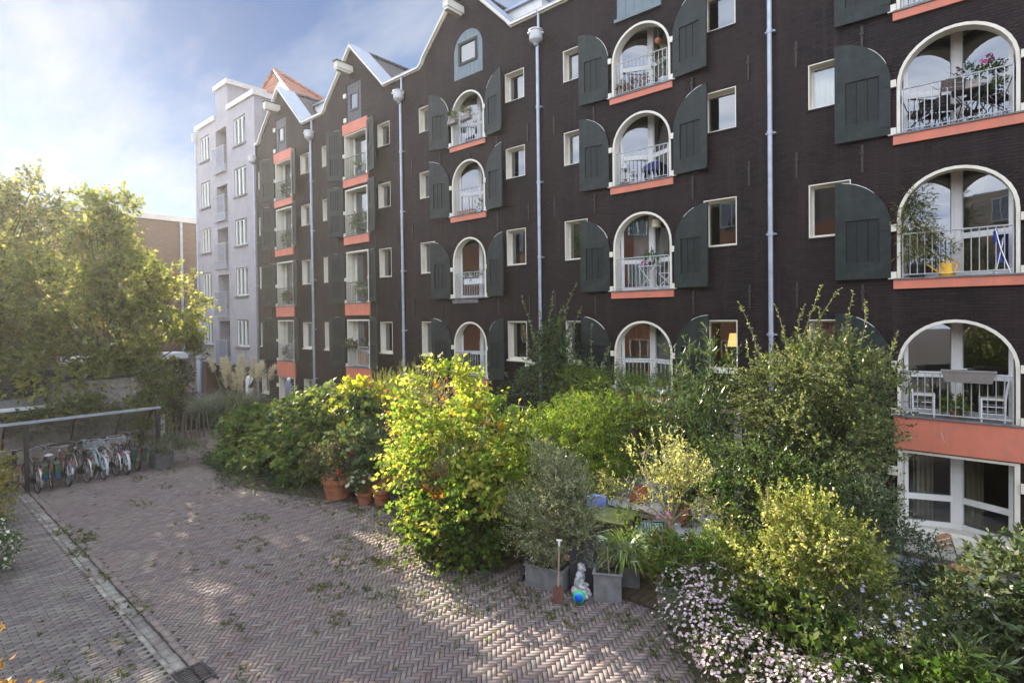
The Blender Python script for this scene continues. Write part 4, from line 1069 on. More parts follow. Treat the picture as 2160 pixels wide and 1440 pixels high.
for lab, p, rz in (('rust brown cushion on the sofa behind the table', (-6.1, 11.35, .72), 10), ('rust brown cushion on the sofa by the little tree', (-4.75, 10.75, .74), -60)):
    c = MB(); pillow(c, (0,0,0), .42, .40, .16, Matrix.Rotation(R_(-20), 4, 'X')); o = c.build('cushion', M['rust'], None, smooth=True, loc=p); o.rotation_euler = (0,0,R_(rz)); tag(o, lab, 'cushion')
# closed parasols
def parasol(label, x, y, m, top, tip=None):
    p = thing('closed_parasol', label, 'parasol', (x, y, 0)); MB().tube([(0,0,0),(0,0,top)], .022, 8).build('pole', M['frame'], p)
    MB().lathe([(.05, top*.48), (.13, top*.52), (.145, top*.65), (.15, top*.85), (.13, top*.94), (.06, top), (.01, top+.01)], n=16).build('cover', M[m], p, smooth=True)
    MB().lathe([(.20, 0), (.2, .06), (.03, .08)], n=16).build('base', M['slab'], p)
    if tip: MB().ball((0,0,top+.09), .09, 10, 7, (1,1,1.4)).build('tip', M['whitepaint'], p, smooth=True)
parasol('closed grey parasol under the leafy pergola', -6.9, 12.5, 'parasol', 2.15)
parasol('small closed lilac parasol with a white tip above the vine', -25.3, 12.9, 'lilac_cloth', 1.85, True)
# pergola posts under the climbers
pg = thing('pergola', 'white-posted timber pergola carrying the leafy climber', 'pergola', (-7.0, 12.8, 0))
for px, py in ((-.28, -.15), (2.3, -.2), (2.3, .95)): MB().box(px-.07, px+.07, py-.07, py+.07, 0, 2.35).build('post', M['white'], pg)
for py in (-.17, .95): MB().box(-1.7, 2.6, py-.04, py+.04, 2.352, 2.46).build('beam', M['palewood'], pg)
# white post with dark patches beside the pampas grass
cp = thing('painted_post', 'white round post with black patches beside the pampas grass', 'post', (-29.5, 12.9, 0))
def cow_mat():
    m, nt, b = nodes('patchy_white'); f = noise(nt, 3.2, 2); nt.links.new(ramp(nt, f, (.02,.02,.02), (.72,.72,.7), .40, .43), b.inputs['Base Color']); return m
MB().lathe([(.2, 0), (.2, 1.75), (.12, 1.86), (.02, 1.9)], n=16).build('shaft', cow_mat(), cp, smooth=True)
MB().lathe([(.25, 0), (.25, .06)], n=16).build('base', M['slab'], cp)
# folding chair of wooden slats on the patio
def slat_chair(label, x, y, z, rz, wood='wood', metal='iron', name='folding_chair', group=None):
    c = thing(name, label, 'chair', (x, y, z), rz, group); wd, ir = M[wood], M[metal]
    s = MB()
    for i in range(5): s.box(-.2, .2, -.2+i*.08, -.135+i*.08, .44, .455)
    s.build('seat', wd, c)
    b = MB()
    for i in range(3):
        zz = .68+i*.075; yy = .24+(zz-.45)*.22
        if i < 2: b.box(-.2, .2, yy, yy+.014, zz, zz+.062)
        else: b.prism([(-.2, zz), (.2, zz), (.2, zz+.04), (.1, zz+.085), (-.1, zz+.085), (-.2, zz+.04)], [], yy, yy+.014)
    b.build('backrest', wd, c)
    for sx in (-1, 1):
        MB().tube([(sx*.19, .34, .86), (sx*.19, .2, .45), (sx*.19, -.05, .2), (sx*.19, -.24, .0)], .011, 6).build('leg', ir, c); MB().tube([(sx*.17, -.2, .44), (sx*.17, .05, .2), (sx*.17, .26, 0)], .011, 6).build('leg', ir, c)
    MB().tube([(-.19,-.24,.012),(.19,-.24,.012)], .01, 6).tube([(-.17,.26,.012),(.17,.26,.012)], .01, 6).build('stretcher', ir, c)
    return c
slat_chair('folding bistro chair of worn wooden slats on the slate patio', -.38, 12.0, .015, R_(60))

# ------------------------------------------------------------------ things on the balconies
FY = D + .22
def bpos(x, i, dy=0.0): return (x, FY+dy, LV[i]+.03)
# nearest warehouse, second floor up
wc = thing('watering_can', 'yellow watering can on the nearest balcony beside the bamboo', 'watering can', bpos(-.72, 1, -.10), R_(8))
MB().lathe([(.12, 0), (.13, .04), (.155, .05), (.14, .14), (.135, .26), (.11, .27), (.10, .24)], n=18).build('body', M['yellow'], wc, smooth=True)
MB().tube([(-.12, 0, .08), (-.25, 0, .2), (-.33, 0, .27)], .022, 8, r2=.014).build('spout', M['yellow'], wc, smooth=True)
MB().tube([(-.08, 0, .26), (.0, 0, .33), (.14, 0, .33), (.2, 0, .24), (.19, 0, .14), (.13, 0, .1)], .016, 8).build('handle', M['yellow'], wc, smooth=True)
round_pot('black pot holding the bamboo on the nearest balcony', -1.22, FY+.02, .17, .28, 'black', z=LV[1]+.03, name='flower_pot')
bc = thing('blue_folding_chair', 'blue folded canvas chair leaning at the right of the balcony', 'chair', bpos(.13, 1, -.03), R_(95))
for sx in (-1, 1): MB().tube([(sx*.2, -.1, 0), (sx*.19, .05, .5), (sx*.18, .12, .86)], .012, 6).tube([(sx*.17, .12, 0), (sx*.17, .05, .4), (sx*.17, -.0, .7)], .012, 6).build('leg', M['chrome'], bc)
MB().box(-.19, .19, .09, .12, .62, .86).build('backrest', M['bluefab'], bc); MB().box(-.16, .16, .02, .05, .22, .6).build('seat', M['bluefab'], bc)
# first floor: two white chairs, planter box
def ladder_chair(label, x, y, z, rz):
    c = thing('ladder_back_chair', label, 'chair', (x, y, z), rz, group='white ladder-back chairs'); m = M['whitepaint']
    s = MB(); s.prism([(-.19,-.2),(.19,-.2),(.165,.18),(-.165,.18)], [], -.455, -.43, Matrix.Rotation(R_(-90), 4, 'X')); s.build('seat', M['white'], c)
    for sx in (-1, 1):
        MB().tube([(sx*.18, -.18, 0), (sx*.18, -.18, .46)], .018, 8).build('leg', m, c); MB().tube([(sx*.16, .17, 0), (sx*.165, .18, .45), (sx*.165, .21, .7), (sx*.165, .25, .92)], .018, 8).build('leg', m, c)
        for z_ in (.16, .3): MB().tube([(sx*.18, -.18, z_), (sx*.165, .175, z_)], .009, 6).build('stretcher', m, c)
    for z_ in (.14, .24, .34): MB().tube([(-.18, -.18, z_), (.18, -.18, z_)], .009, 6).build('stretcher', m, c)
    b = MB()
    for i, z_ in enumerate((.56, .68, .80)): b.box(-.16, .16, .185+.17*(z_-.45), .2+.17*(z_-.45), z_, z_+.055)
    b.build('backrest', m, c)
ladder_chair('white ladder-back chair at the left of the balcony rail', -1.12, FY+.02, LV[0]+.03, R_(95))
ladder_chair('white ladder-back chair at the right of the balcony rail', -.02, FY+.02, LV[0]+.03, R_(-85))
wb_ = thing('window_box', 'long grey plastic planter box hooked on the lowest balcony rail', 'planter', (-.38, D-.02, LV[0]+.93))
MB().add([(-.36,-.09,-.14),(.36,-.09,-.14),(.36,.09,-.14),(-.36,.09,-.14),(-.42,-.12,.08),(.42,-.12,.08),(.42,.12,.08),(-.42,.12,.08)], [(0,3,2,1),(0,1,5,4),(1,2,6,5),(2,3,7,6),(3,0,4,7)]).build('body', M['greybox'], wb_)
MB().box(-.38, .38, -.10, .10, .03, .05).build('earth', M['soil'], wb_); MB().prism(rect(-.43,.43,-.13,.13), [rect(-.39,.39,-.1,.1)], -.095, -.075, Matrix.Rotation(R_(-90), 4, 'X')).build('rim', M['greybox'], wb_)
round_pot('small terracotta pot with a green plant between the white chairs', -.60, FY+.0, .09, .13, z=LV[0]+.03)
# third floor: dark wooden chairs and table with a box
slat_chair('dark slatted folding chair at the left of the upper balcony', -1.2, FY+.08, LV[2]+.03, R_(100), 'darkwood', 'iron', group='dark slatted balcony chairs')
slat_chair('dark slatted folding chair in the middle of the upper balcony', -.72, FY+.1, LV[2]+.03, R_(-160), 'darkwood', 'iron', group='dark slatted balcony chairs')
slat_chair('dark slatted folding chair at the right of the upper balcony', .02, FY+.06, LV[2]+.03, R_(-100), 'darkwood', 'iron', group='dark slatted balcony chairs')
def small_table(label, x, y, z, h, w, d, wood, metal):
    t = thing('balcony_table', label, 'table', (x, y, z)); MB().box(-w/2, w/2, -d/2, d/2, h-.02, h).build('tabletop', M[wood], t)
    for s in (-1, 1):
        for q in (-1, 1): MB().tube([(q*w*.45, s*d*.42, 0), (-q*w*.45, s*d*.42, h-.02)], .010, 6).build('leg', M[metal], t)
    return t
small_table('small dark balcony table under the wooden flower box', -.40, FY+.1, LV[2]+.03, .70, .5, .36, 'darkwood', 'iron')
fb = thing('flower_box', 'weathered wooden flower box standing on the dark balcony table', 'planter', (-.42, FY+.08, LV[2]+.732)); MB().box(-.22, .22, -.1, .1, 0, .17).build('body', M['palewood'], fb); MB().box(-.2, .2, -.08, .08, .171, .176).build('earth', M['soil'], fb)
# middle-sized arches
small_table('white folding bistro table on the middle balcony', -7.35, FY+.02, LV[1]+.03, .68, .55, .34, 'whitepaint', 'frame')
slat_chair('white folding bistro chair beside the white table', -6.85, FY+.05, LV[1]+.03, R_(-75), 'whitepaint', 'frame')
round_pot('bright pink pot on the white bistro table', -7.52, FY-.02, .075, .14, 'pink', z=LV[1]+.712, name='flower_pot')
round_pot('small dark pot with a plant on the white bistro table', -7.3, FY+.0, .07, .1, 'black', z=LV[1]+.712)
pl = thing('pendant_lamp', 'cream drum lamp hanging in the middle arch', 'lamp', (-7.2, D+.36, 7.28)); MB().lathe([(.13, 0), (.13, .06), (.125, .07), (.13, .08), (.13, .2)], n=18).build('lamp_shade', M['ceil'], pl, smooth=True); MB().tube([(0,0,.2),(0,0,.55)], .006, 5).build('cord', M['frame'], pl)
lt = thing('pendant_lamp', 'orange ball lamp hanging in the top middle arch', 'lamp', (-7.12, D+.4, 12.50)); MB().ball((0,0,0), .09, 12, 8).build('lamp_shade', mat('orange_paper', (.6,.22,.12), .8, .3, 20), lt, smooth=True); MB().tube([(0,0,.08),(0,0,.6)], .006, 5).build('cord', M['frame'], lt)
for k, (x, h, r) in enumerate(((-8.1, .55, .13), (-7.85, .42, .11))):
    t = thing('plant_stand', ('taller', 'lower')[k]+' white round plant stand behind the rail', 'stand', bpos(x, 2)); MB().lathe([(r, h-.02), (r, h)], n=16).lathe([(r*.8, h*.4), (r*.8, h*.42)], n=16).build('shelf', M['whitepaint'], t)
    for a in range(3): MB().tube([(r*.85*math.cos(a*2.1), r*.85*math.sin(a*2.1), 0), (r*.85*math.cos(a*2.1), r*.85*math.sin(a*2.1), h)], .008, 5).build('leg', M['whitepaint'], t)
round_pot('white pot on the taller plant stand', -8.1, FY, .075, .12, 'whitepaint', z=LV[2]+.585); round_pot('wide brown bowl on the floor by the plant stands', -8.05, FY-.1, .15, .1, 'greybox', z=LV[2]+.03)
tc_ = thing('tub_chair', 'dark blue round-backed chair behind the upper rail', 'chair', bpos(-7.35, 2, .1)); MB().lathe([(.2, .3), (.24, .34), (.22, .40)], n=16).build('seat', M['navy'], tc_, smooth=True)
b = MB(); vs = []; fs = []
for i in range(13):
    a = math.pi*(i/12); vs += [(.24*math.cos(a), .2*math.sin(a), .34), (.27*math.cos(a), .24*math.sin(a), .46+.2*math.sin(a))]
for i in range(12): fs.append((2*i, 2*i+2, 2*i+3, 2*i+1))
b = b.add(vs, fs).build('backrest', M['navy'], tc_, smooth=True); b.modifiers.new('s', 'SOLIDIFY').thickness = .04
for a in range(4): MB().tube([(.17*math.cos(a*PI/2+.8), .17*math.sin(a*PI/2+.8), .32), (.22*math.cos(a*PI/2+.8), .22*math.sin(a*PI/2+.8), 0)], .012, 6).build('leg', M['chrome'], tc_)
round_pot('white bucket pot with flowering stems on the top middle balcony', -6.85, FY, .14, .22, 'whitepaint', z=LV[3]+.03)
for k, x in enumerate((-8.12, -7.9, -7.5)): round_pot(('terracotta pot at the left rail post of the top middle balcony', 'terracotta pot second from the left on the top middle balcony', 'brown pot in the middle of the top middle balcony')[k], x, FY-.06, .09, .14, z=LV[3]+.03, group='pots on the top middle balcony')
# lamps seen inside
ls = thing('table_lamp', 'lit yellow lampshade inside the low right window', 'lamp', (-5.1, D+.75, 3.95)); MB().lathe([(.26, .0), (.20, .34)], n=20).build('lamp_shade', emit_mat('lit_shade', (1.0, .62, .2), .55), ls, smooth=True); MB().tube([(0,0,.2),(0,0,.9)], .008, 5).build('cord', M['iron'], ls)
cu = curtain_mesh(-8.25, -7.75, D+.98, 2.7, 4.7, 7).build('amber_curtain', mat('lamplit_cloth', (.42, .22, .07), .9, .4, 5)); tag(cu, 'amber lamplit curtain behind the lowest middle arch', 'curtain')  # warm lamplight is put into the colour of the cloth
# narrow arches
for k, (x, lab) in enumerate(((-14.98, 'grey box with a small plant hooked low on the top rail'), (-14.25, 'grey box with a dry plant hooked high on the top rail'))):
    t = thing('rail_box', lab, 'planter', (x, D-.14, LV[3]+.80), group='flower boxes hung on the top narrow balcony'); MB().box(-.2, .2, -.09, .09, 0, .15).build('body', M['greybox'], t); MB().box(-.18, .18, -.07, .07, .151, .156).build('earth', M['soil'], t)
dc = MB().ball((0,0,.16), .2, 12, 8, (1,.8,.7)); dc.ball((.17,0,.26), .09, 8, 6); dc = dc.build('rolled_mat', M['black'], None, smooth=True, loc=bpos(-14.5, 3, .05)); tag(dc, 'dark bundle lying behind the top narrow rail', 'bundle')
for k, x in enumerate((-14.95, -14.62, -14.3)): round_pot(('left', 'middle', 'right')[k]+' terracotta pot of the three behind the narrow rail', x, FY-.04, .13, .19, z=LV[2]+.03, group='three terracotta pots on the narrow balcony')
round_pot('small dark pot with a seedling beside the terracotta pots', -13.8, FY-.05, .09, .12, 'black', z=LV[2]+.03)
t = thing('hanging_trough', 'long white trough inside the rail of the narrow balcony', 'planter', (-14.2, D+.12, LV[1]+.52)); MB().box(-.48, .48, -.09, .09, 0, .2).build('body', M['whitepaint'], t); MB().box(-.46, .46, -.07, .07, .201, .206).build('earth', M['soil'], t)
round_pot('small dark pot on the lowest narrow balcony', -14.65, FY, .12, .2, 'black', z=LV[0]+.03)
# square-headed doors
round_pot('grey pot of the spiky palm on the square-headed balcony', -21.35, FY, .15, .28, 'greybox', z=LV[3]+.03)
round_pot('dark pot of the bushy plant on the square-headed balcony', -21.3, FY, .15, .25, 'black', z=LV[2]+.03); round_pot('pot of the trailing plant on the square-headed balcony', -21.35, FY, .14, .25, 'greybox', z=LV[1]+.03)
t = thing('rail_box', 'dark box of red flowers hooked on the lowest square-headed balcony', 'planter', (-21.75, D-.18, LV[0]+.86)); MB().box(-.4, .4, -.08, .08, 0, .14).build('body', M['iron'], t); MB().box(-.38, .38, -.06, .06, .141, .146).build('earth', M['soil'], t)
t = thing('hanging_pot', 'round pale pot hanging on cords in the lowest square doorway', 'planter', (-22.0, D+.2, 3.72)); MB().lathe([(.02, 0), (.09, .05), (.11, .12), (.08, .2)], n=14).build('body', M['white'], t, smooth=True); MB().tube([(-.08,0,.18),(0,0,.8),(.08,0,.18)], .006, 4).build('cord', M['frame'], t)
wd = MB().box(-.35, .35, -.012, .012, 0, .62).build('wicker_screen', M['wood'], loc=(-21.35, D+.14, LV[0]+.14)); tag(wd, 'wicker screen tied inside the lowest square-headed rail', 'screen')
t = thing('rail_box', 'box of red geraniums on the balcony nearest the tower', 'planter', (-28.0, D+.12, LV[1]+.30)); MB().box(-.4, .4, -.09, .09, 0, .15).build('body', M['iron'], t); MB().box(-.38, .38, -.07, .07, .151, .156).build('earth', M['soil'], t)
for i in (0, 2, 3): round_pot(('dark pot on the lowest balcony nearest the tower', '', 'dark pot on the third balcony up nearest the tower', 'dark pot on the top balcony nearest the tower')[i], -28.0, FY, .13, .2, 'black', z=LV[i]+.03)
# ------------------------------------------------------------------ foliage
def unit(v): return v/np.maximum(np.linalg.norm(v, axis=-1, keepdims=True), 1e-9)
def rdir(n): return unit(RNG.normal(size=(n, 3)))
def clump(P, f, ph):
    return (np.sin(P[:, 0]*f+ph)*np.sin(P[:, 1]*f*1.13+1.7*ph)+np.sin(P[:, 2]*f*1.21+2.3*ph)*np.sin((P[:, 0]+P[:, 1])*f*.71+ph) + .5*np.sin(P[:, 0]*f*2.3+P[:, 2]*f*1.9+ph))/2
def leaf_quads(P, Dv, Nv, ln, wd, fold=.12):
    """kite leaves; ln, wd arrays"""
    S = unit(np.cross(Dv, Nv)); Nn = np.cross(S, Dv); ln = ln[:, None]; wd = wd[:, None]
    a = P; c = P + Dv*ln; mid = P + Dv*ln*.42
    b = mid + S*wd*.5 + Nn*wd*fold; d = mid - S*wd*.5 + Nn*wd*fold
    c = c - Nn*ln*.10
    V = np.stack([a, b, c, d], 1).reshape(-1, 3); F = np.arange(len(V)).reshape(-1, 4); return V, F
def sample(lumps, n, inner=.55, upb=0.0, gap=None, zmin=None):
    L_ = np.array(lumps, float); w = (L_[:, 3]*L_[:, 4]+L_[:, 4]*L_[:, 5]+L_[:, 3]*L_[:, 5]); w /= w.sum()
    out = []; od = []
    tot = 0; it = 0
    while tot < n and it < 12:
        it += 1; m = int(n*1.6)+50
        i = RNG.choice(len(L_), m, p=w); d = rdir(m); d[:, 2] += upb*RNG.random(m); d = unit(d)
        r = inner + (1-inner)*RNG.random(m)**.6
        r = r*(1+.16*clump(d*2.2+i[:, None]*3.1, 2.6, 1.3))
        P = L_[i, :3] + d*L_[i, 3:6]*r[:, None]
        k = np.ones(m, bool)
        if gap: k &= clump(P, gap[0], gap[2] if len(gap) > 2 else .7) > gap[1] + .35*(RNG.random(m)-.5)
        if zmin is not None: k &= P[:, 2] > zmin
        out.append(P[k]); od.append(d[k]); tot += k.sum()
    P = np.concatenate(out)[:n]; d = np.concatenate(od)[:n]; return P, d
def foliage(lumps, n, m, sl, ll, lw, pal, inner=.5, up=.35, droop=.15, gap=None, zmin=.03, spread=.8, pvar=.22, upb=.25, hang=0.0, flat=.35, tipcol=None, sway=0.0):
    """n sprigs of m leaves; returns verts, faces, colours"""
    P0, d = sample(lumps, n, inner, upb, gap, zmin); n = len(P0)
    sd = unit(d + np.array([0, 0, up]) + .55*rdir(n)); sl_ = sl*(.5+RNG.random(n))
    t = (np.arange(m)+RNG.random((n, m)))/m
    P = P0[:, None] + sd[:, None]*(sl_[:, None]*t)[..., None]; P[..., 2] -= droop*sl_[:, None]*t**2
    rd = RNG.normal(size=(n, m, 3)); Dv = unit(sd[:, None]*.75 + spread*unit(rd) + np.array([0, 0, -hang])); Nv = unit(flat*np.array([0, 0, 1.]) + .6*d[:, None] + .6*RNG.normal(size=(n, m, 3)))
    pal = np.array(pal); np_ = len(pal)
    cl = clump(P0, 1.7, 2.1)*.5+.5; ci = np.clip((cl*np_ + RNG.normal(0, .7, n)), 0, np_-1).astype(int)
    C = pal[ci][:, None]*(1+RNG.normal(0, pvar, (n, m, 1)))*(1+RNG.normal(0, .07, (n, m, 3)))
    if tipcol is not None:
        q = (RNG.random((n, m)) < tipcol[1])[..., None]; C = np.where(q, np.array(tipcol[0])*(1+RNG.normal(0, .15, (n, m, 1))), C)
    s = (.65+.7*RNG.random(n*m)); P = P.reshape(-1, 3); k = P[:, 2] > (zmin if zmin is not None else -9)
    V, F = leaf_quads(P[k], Dv.reshape(-1, 3)[k], Nv.reshape(-1, 3)[k], ll*s[k], lw*s[k])
    return V, F, np.clip(C.reshape(-1, 3)[k], .003, .95), P0
def merge(parts):
    Vs, Fs, Cs = [], [], []; o = 0
    for V, F, C in parts: Vs.append(V); Fs.append(F+o); Cs.append(C); o += len(V)
    return np.concatenate(Vs), np.concatenate(Fs), np.concatenate(Cs)
def stems_mb(base, pts, r0=.03, r1=.006, wob=.12, n=6, seg=5):
    mb = MB(); base = np.array(base, float)
    for p in pts:
        b = base + np.array([random.uniform(-.06, .06), random.uniform(-.06, .06), 0]); p = np.array(p); L_ = np.linalg.norm(p-b)
        q = []
        for i in range(seg+1):
            t = i/seg; c = b + (p-b)*np.array([t**1.25, t**1.25, t**.85]); 
            if 0 < i < seg: c = c + np.random.default_rng(random.randrange(10**6)).normal(0, wob*L_*.12, 3)
            q.append(c)
        mb.tube([tuple(c) for c in q], r0*random.uniform(.6, 1.1), n, r2=r1)
    return mb
def shoots(lst, ll, lw, pal, per=26, back=.0):
    """long arching shoots with leaves along them: [(base, tip), ...]"""
    mb = MB(); parts = []
    for b, t in lst:
        b = np.array(b, float); t = np.array(t, float); u = np.linspace(0, 1, 9); mid = (b+t)/2 + np.array([random.uniform(-.12, .12), random.uniform(-.05, .05), .1])
        C = ((1-u)**2)[:, None]*b + (2*u*(1-u))[:, None]*mid + (u**2)[:, None]*t
        mb.tube([tuple(p) for p in C], .011, 5, r2=.004)
        tt = RNG.random(per); k = ((1-tt)**2)[:, None]*b + (2*tt*(1-tt))[:, None]*mid + (tt**2)[:, None]*t
        ax = unit(t-b); Dv = unit(rdir(per)*1.0 + ax*.5); s = (1.15-.6*tt)*(.7+.5*RNG.random(per))
        V, F = leaf_quads(k, Dv, rdir(per)+np.array([0,0,.6]), ll*s, lw*s); pl_ = np.array(pal)[RNG.integers(0, len(pal), per)]*(1+RNG.normal(0, .15, (per, 1)))
        parts.append((V, F, np.clip(pl_, .003, .9)))
    return mb, parts
def flowers(P, r, pal, petals=6, nrm=None):
    n = len(P); a = np.arange(petals)*2*math.pi/petals
    Nn = unit(rdir(n)*.5 + (np.array([0,0,.8]) if nrm is None else nrm)); T = unit(np.cross(Nn, rdir(n))); B = np.cross(Nn, T)
    Dv = (np.cos(a)[None, :, None]*T[:, None] + np.sin(a)[None, :, None]*B[:, None])*.92 + .3*Nn[:, None]
    s = r*(.75+.5*RNG.random((n, petals)))
    V, F = leaf_quads(np.repeat(P, petals, 0), unit(Dv.reshape(-1, 3)), np.repeat(Nn, petals, 0), s.ravel(), s.ravel()*.75)
    C = np.array(pal)[RNG.integers(0, len(pal), n)]; C = np.repeat(C*(1+RNG.normal(0, .06, (n, 1))), petals, 0); return V, F, np.clip(C, .01, .92)
def plant(name, label, cat, base, lumps, n, m, sl, ll, lw, pal, stems=10, sr=.02, stem_mat='stem', mat_='leaf', extra=None, group=None, fname='foliage', sname='stem', flo=None, tend=None, blades=None, trunk=None, **kw):
    rt = thing(name, label, cat, base, 0, group); b = np.array(base)
    parts = []; P0 = None
    if lumps:
        lm = [(l[0]-b[0], l[1]-b[1], l[2]-b[2], *l[3:]) for l in lumps]
        V, F, C, P0 = foliage(lm, n, m, sl, ll, lw, pal, **kw); parts.append((V, F, C))
    if extra:
        for e in extra:
            lm = [(l[0]-b[0], l[1]-b[1], l[2]-b[2], *l[3:]) for l in e['lumps']]; kk = dict(kw); kk.update(e.get('kw', {}))
            V, F, C, _ = foliage(lm, e['n'], e.get('m', m), e.get('sl', sl), e.get('ll', ll), e.get('lw', lw), e['pal'], **kk); parts.append((V, F, C))
    smb = MB()
    if tend:
        tl = [((np.array(p)-b), (np.array(q)-b)) for p, q in tend['lst']]; tm, tp = shoots(tl, tend['ll'], tend['lw'], tend['pal'], tend.get('per', 26)); parts += tp; smb.add(tm.v, tm.f)
    if blades: parts += blades
    V, F, C = merge(parts); np_mesh(fname, V, F, M[mat_], rt, C)
    if stems and P0 is not None and len(P0):
        idx = RNG.choice(len(P0), min(stems, len(P0)), replace=False); t = stems_mb((0, 0, 0), P0[idx], sr, sr*.25); smb.add(t.v, t.f)
    if trunk is not None: smb.add(trunk.v, trunk.f)
    if smb.v: smb.build(sname, M[stem_mat], rt, smooth=True)
    if flo:
        fp = []
        for fl in flo:
            lm = [(l[0]-b[0], l[1]-b[1], l[2]-b[2], *l[3:]) for l in fl.get('lumps', lumps)]
            P, d = sample(lm, fl['n'], fl.get('inner', .93), fl.get('upb', .8), fl.get('gap'), .05); fp.append(flowers(P, fl['r'], fl['pal'], fl.get('petals', 6), d*.6+np.array([0,0,.4])))
        V, F, C = merge(fp); np_mesh('blossom', V, F, M['petal'], rt, C)
    return rt
def strap_blades(n, L_, w, pal, up=.9, seg=5, arch=.9, spread=1.0, base_r=.06):
    """arching strap leaves from the origin"""
    az = RNG.random(n)*2*math.pi; el = np.clip(RNG.normal(up, .25, n), .15, 1.45); ln = L_*(.65+.5*RNG.random(n)); Vs = []; Fs = []; Cs = []
    h = np.stack([np.cos(az), np.sin(az), 0*az], -1); sd = np.stack([-np.sin(az), np.cos(az), 0*az], -1)
    p = h*base_r*RNG.random((n, 1)); e = el.copy(); row = []
    for i in range(seg+1):
        ww = w*(1-(i/seg)**2.2)*(.5+.5*min(1, i/1.2)) + .001
        row.append((p - sd*ww/2, p + sd*ww/2)); st = (ln/seg)[:, None]
        p = p + (h*np.cos(e)[:, None]*spread + np.array([0,0,1.])*np.sin(e)[:, None])*st; e = e - arch*(i+1)/seg*(.6+.5*RNG.random(n))
    V = np.stack([np.stack(r, 1) for r in row], 1)      # n, seg+1, 2, 3
    V = V.reshape(n, -1, 3); F = np.array([(2*i, 2*i+1, 2*i+3, 2*i+2) for i in range(seg)]); 
    Fa = (F[None] + (np.arange(n)*(2*(seg+1)))[:, None, None]).reshape(-1, 4)
    C = np.array(pal)[RNG.integers(0, len(pal), n)]*(1+RNG.normal(0, .15, (n, 1)))
    return V.reshape(-1, 3), Fa, np.clip(np.repeat(C, seg, 0), .003, .9)

MID = [(.06,.11,.025), (.08,.14,.03), (.05,.09,.024), (.11,.17,.04)]
DARK = [(.05,.085,.03), (.07,.11,.038), (.09,.13,.045)]
YEL = [(.25,.31,.045), (.33,.37,.07), (.17,.25,.04), (.40,.41,.10), (.12,.20,.035), (.21,.28,.04)]
OLV = [(.25,.275,.17), (.33,.35,.23), (.18,.205,.12), (.40,.41,.28)]

# tall yellow-green bush in the middle
plant('lilac_bush', 'tall sunlit yellow-green bush turning orange in places, centre of the courtyard', 'bush', (-8.0, 7.7, 0),
      [(-8.3,8.0,1.9,1.15,1.1,1.25), (-9.2,8.2,2.6,1.0,.9,.95), (-8.0,7.8,.95,1.25,1.05,.85), (-9.6,8.3,1.75,.95,.8,.65), (-7.7,8.2,2.4,.55,.6,.75), (-9.0,8.2,3.3,.5,.5,.55), (-7.4,7.9,1.4,.6,.6,.8), (-10.4,8.35,1.3,.55,.5,.3)],
      1750, 9, .46, .105, .075, YEL, stems=80, sr=.03, stem_mat='twig', mat_='leaf_thin', inner=.3, gap=(3.3, .06), up=.5, droop=.25, hang=.55, tipcol=((.42,.26,.02), .008),
      extra=[dict(lumps=[(-9.9,8.1,2.7,.5,.4,.4), (-8.9,7.3,1.35,.3,.25,.25), (-7.3,8.1,2.5,.3,.3,.4), (-8.0,7.1,1.1,.3,.25,.3), (-9.6,8.3,3.3,.3,.3,.25)], n=18, pal=[(.40,.16,.02),(.42,.2,.02),(.3,.09,.02)], kw=dict(gap=None)),
             dict(lumps=[(-8.0,7.6,.5,1.05,.9,.45), (-8.5,7.35,.75,.8,.5,.45)], n=420, pal=MID, kw=dict(gap=None, tipcol=None)),
             dict(lumps=[(-10.5,8.3,2.0,.6,.4,.3), (-9.5,8.3,2.7,.7,.6,.5)], n=90, m=6, ll=.06, lw=.03, pal=[(.34,.25,.15),(.25,.17,.09)], kw=dict(gap=None, tipcol=None))])
# feathery light bush behind it
plant('feathery_bush', 'feathery pale green bush with upright plumes behind the yellow-green bush', 'bush', (-12.4, 9.8, 0),
      [(-12.7,9.8,1.6,1.1,.8,1.2), (-13.6,9.8,2.3,.4,.4,.85), (-11.7,9.9,2.6,.55,.5,1.0), (-12.6,9.9,2.6,.6,.5,.7)], 1500, 14, .34, .05, .013, [(.13,.15,.05),(.17,.19,.07),(.2,.21,.1)], stems=18, up=1.4, spread=.5, inner=.3, hang=-.3)
plant('dark_shrub', 'dark green shrub between the vine and the feathery bush', 'bush', (-14.6, 11.3, 0), [(-14.8,11.3,1.6,1.3,.9,1.25), (-13.6,11.2,1.2,.8,.8,1.1)], 900, 10, .3, .07, .045, DARK, stems=10)
